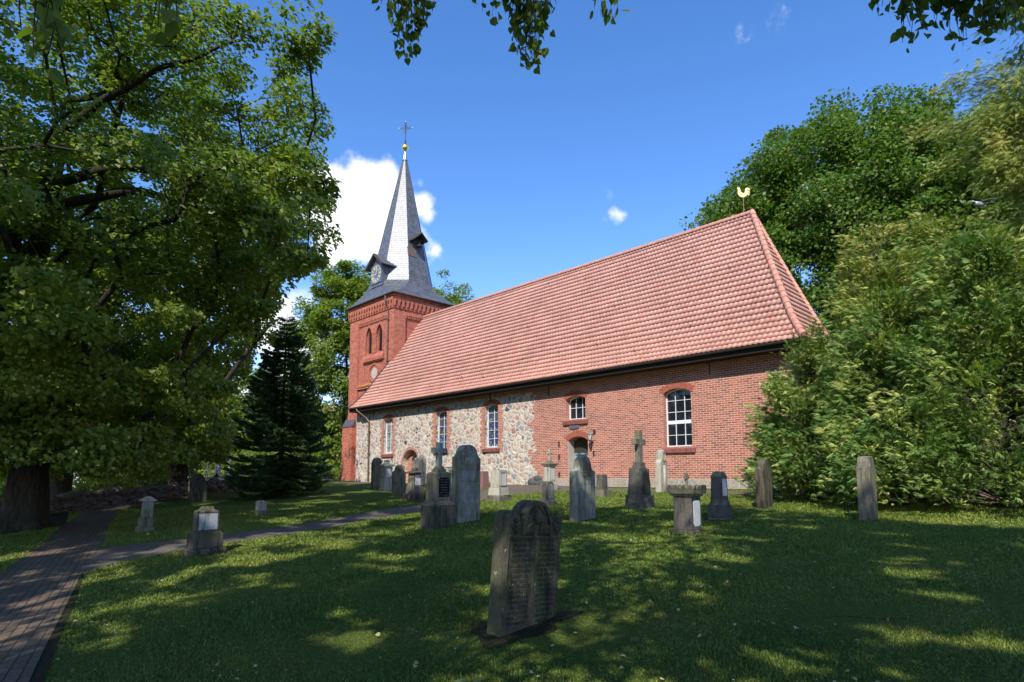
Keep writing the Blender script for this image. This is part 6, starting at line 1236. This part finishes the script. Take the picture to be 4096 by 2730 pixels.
# ------------------------------------------------------------------ pigeon
bd = thing('pigeon', 'grey wood pigeon with white neck patch gliding before the conifers', 'bird', (-2.05, 16.65, 6.6), math.atan2(-rd[1], -rd[0])+R(8))
bm = bmesh.new(); prof = [(-.22, .004, .03), (-.17, .02, .02), (-.10, .045, .0), (0, .065, -.01), (.07, .06, -.005), (.12, .040, .015), (.145, .028, .035), (.17, .032, .045), (.195, .024, .045), (.21, .010, .04), (.228, .003, .035)]
rings = [[bm.verts.new((x, r*math.cos(a)*1.0, z+r*math.sin(a)*.95)) for a in np.linspace(0, 2*math.pi, 12, endpoint=False)] for x, r, z in prof]
for a, b in zip(rings, rings[1:]): [bm.faces.new((a[i], a[(i+1) % 12], b[(i+1) % 12], b[i])) for i in range(12)]
bm.faces.new(rings[0][::-1]); bm.faces.new(rings[-1]); m = M('pigeon_plumage', .7, .2); xo = m.sep(m.tc.outputs['Object'])[0]; m.color(m.ramp(m.rng(xo, -.22, .23), [(0, (.10, .10, .11)), (.25, (.22, .23, .26)), (.70, (.25, .25, .28)), (.74, (.7, .7, .7)), (.82, (.10, .22, .18)), (.9, (.22, .25, .28))])); bobj('body', bm, m.m, bd, smooth=True)
for sy in (-1, 1):
    bm = bmesh.new(); P = [(.09, .04), (.06, .16), (-.01, .30), (-.10, .38), (-.17, .40), (-.14, .28), (-.11, .14), (-.08, .04)]
    a = [bm.verts.new((u-.05, sy*v*.55, .03+.06*v*1.6*(1-v))) for u, v in P]; b = [bm.verts.new((u-.05, sy*v*.55, .022+.06*v*1.6*(1-v))) for u, v in P]; bm.faces.new(a); bm.faces.new(b[::-1]); [bm.faces.new((a[i], b[i], b[(i+1) % 8], a[(i+1) % 8])) for i in range(8)]; bobj('wing', bm, plain('wing_grey', (.16, .16, .18), .7), bd)
bm = bmesh.new(); prism(bm, [(-.18, -.02), (-.32, -.055), (-.335, 0), (-.32, .055), (-.18, .02)], lambda u, v, d: (u, v, .028+d), 0, .006); bobj('tail', bm, plain('tail_grey', (.09, .09, .10), .7), bd)

# ------------------------------------------------------------------ grass blades, litter, daisies
rng = np.random.RandomState(99)
def cam_xy(cx_, cy_): return np.stack([cx_*rd[0]+cy_*fd[0], cx_*rd[1]+cy_*fd[1]], 1)
def lawn_pts(n, y0, y1, p):      # more blades near the viewer
    u = rng.uniform(0, 1, n); e = 2-p; cy_ = (y0**e+u*(y1**e-y0**e))**(1/e); cx_ = rng.uniform(-.95, .95, n)*cy_; P = cam_xy(cx_, cy_); z = gz(P[:, 0], P[:, 1]); Q = np.concatenate([P, z[:, None]], 1)
    ok = in_view(Q, .03) & (P[:, 1] < 21.0)
    for pl in polys: ok &= ~pip(P[:, 0], P[:, 1], pl)
    for (sx, sy, a, b, r_) in soilspots: dx_, dy_ = P[:, 0]-sx, P[:, 1]-sy; c_, s_ = math.cos(r_), math.sin(r_); u_, v_ = dx_*c_+dy_*s_, -dx_*s_+dy_*c_; q_ = (u_/a)**2+(v_/b)**2; ok &= (q_ > .36*rng.uniform(.6, 1.5, n))
    return Q[ok], cy_[ok]
Q, d = lawn_pts(900000, 1.9, 24, 1.25); n = len(Q); az = rng.uniform(0, 2*math.pi, n); h = rng.uniform(.008, .024, n)*(1+.5*np.sin(Q[:, 0]*2.1)*np.sin(Q[:, 1]*1.7))*np.clip(d/6, 1, 2); wd = .0027*np.clip(d/3.0, 1, 6)*rng.uniform(.7, 1.5, n); lean = rng.uniform(.1, 1.1, n)*h
ax = np.stack([np.cos(az), np.sin(az), 0*az], 1); bx = np.stack([-np.sin(az), np.cos(az), 0*az], 1); base = Q.copy(); base[:, 2] -= .004; tip = base+ax*lean[:, None]; tip[:, 2] += h
V = np.stack([base-bx*wd[:, None], base+bx*wd[:, None], tip], 1).reshape(-1, 3); o = np_mesh('grass', V, np.arange(3*n).reshape(-1, 3), MAT['blade'], None, attr=rng.uniform(0, 1, n)); tag(o, 'short mown grass covering the churchyard lawn', 'grass', None, 'stuff')
Q, d = lawn_pts(1500, 2.2, 20, 1.35); n = len(Q); C = Q.copy(); C[:, 2] += .03; D = rng.normal(0, 1, (n, 3)); D[:, 2] *= .25; D /= np.linalg.norm(D, axis=1)[:, None]; Nn = rng.normal(0, .35, (n, 3)); Nn[:, 2] += 1; Nn -= D*(Nn*D).sum(1)[:, None]; Nn /= np.linalg.norm(Nn, axis=1)[:, None]
V, F = big_leaves(C[:430], D[:430], Nn[:430], rng.uniform(.018, .045, 430), rng); m = M('dry_leaf', .7, .2); at = m.n('ShaderNodeAttribute', attribute_name='rnd'); m.color(m.ramp(at.outputs['Fac'], [(0, (.22, .10, .04)), (.3, (.34, .20, .09)), (.6, (.42, .34, .19)), (.85, (.30, .30, .10)), (1, (.45, .18, .07))])); o = np_mesh('leaf_litter', V, F, m.m, None, attr=np.repeat(rng.uniform(0, 1, 430), 2)); tag(o, 'scattered dry fallen leaves lying in the grass', 'fallen leaves', None, 'stuff')

# weed, twig and daisies in the foreground
wx_, wy_ = -3.62, 3.02; wz_ = float(gz(wx_, wy_)); wd_ = thing('weed', 'small broad-leaved weed in the grass below the foreground slab', 'plant', (wx_, wy_, wz_))
n = 14; rng = np.random.RandomState(5); a = rng.uniform(0, 6.28, n); D = np.stack([np.cos(a), np.sin(a), rng.uniform(.1, .6, n)], 1); D /= np.linalg.norm(D, axis=1)[:, None]; C = D*rng.uniform(.01, .07, n)[:, None]; C[:, 2] += .015; Nn = np.tile([0., 0, 1], (n, 1))+rng.normal(0, .2, (n, 3)); Nn -= D*(Nn*D).sum(1)[:, None]; Nn /= np.linalg.norm(Nn, axis=1)[:, None]
V, F = big_leaves(C, D, Nn, rng.uniform(.035, .065, n), rng); np_mesh('leaves', V, F, L_GREY, wd_, attr=rng.uniform(0, 1, len(F))); vv, ff, o = [], [], 0
for i in range(n): v, f = tube_np(np.array([[0, 0, -.01], C[i]*.5+[0, 0, .01], C[i]]), [.003, .002, .0015], 5); vv.append(v); ff.append(f+o); o += len(v)
np_mesh('stems', np.concatenate(vv), np.concatenate(ff), L_GREY, wd_)
for lab, pts in (('thin forked twig lying in the grass beside the foreground slab', [(-4.1, 4.75), (-3.95, 4.9), (-3.85, 5.1), (-3.7, 5.2), (-3.5, 5.32)]), ('thin bent twig lying on the right foreground lawn', [(-2.2, 6.2), (-2.05, 6.35), (-1.8, 6.5), (-1.6, 6.7)])):
    bm = bmesh.new(); P = [(x, y, float(gz(x, y))+.03+.01*math.sin(i*2)) for i, (x, y) in enumerate(pts)]; pipe(bm, P, .0028, 5); q = P[2]; pipe(bm, [q, (q[0]+.08, q[1]-.06, q[2]+.02), (q[0]+.18, q[1]-.07, q[2]+.015)], .002, 5); tag(bobj('twig', bm, MAT['bark'], None), lab, 'twig')
rng = np.random.RandomState(12); Q, d = lawn_pts(160, 3.5, 22, 1.0); n = len(Q); a = np.linspace(0, 2*np.pi, 6, endpoint=False); V = Q[:, None]+np.stack([np.cos(a), np.sin(a), 0*a], 1)[None]*.009; V[..., 2] += .035; o = np_mesh('daisies', V.reshape(-1, 3), np.arange(6*n).reshape(-1, 6), MAT['white'], None); tag(o, 'tiny white daisies dotted over the lawn', 'flowers', None, 'stuff')
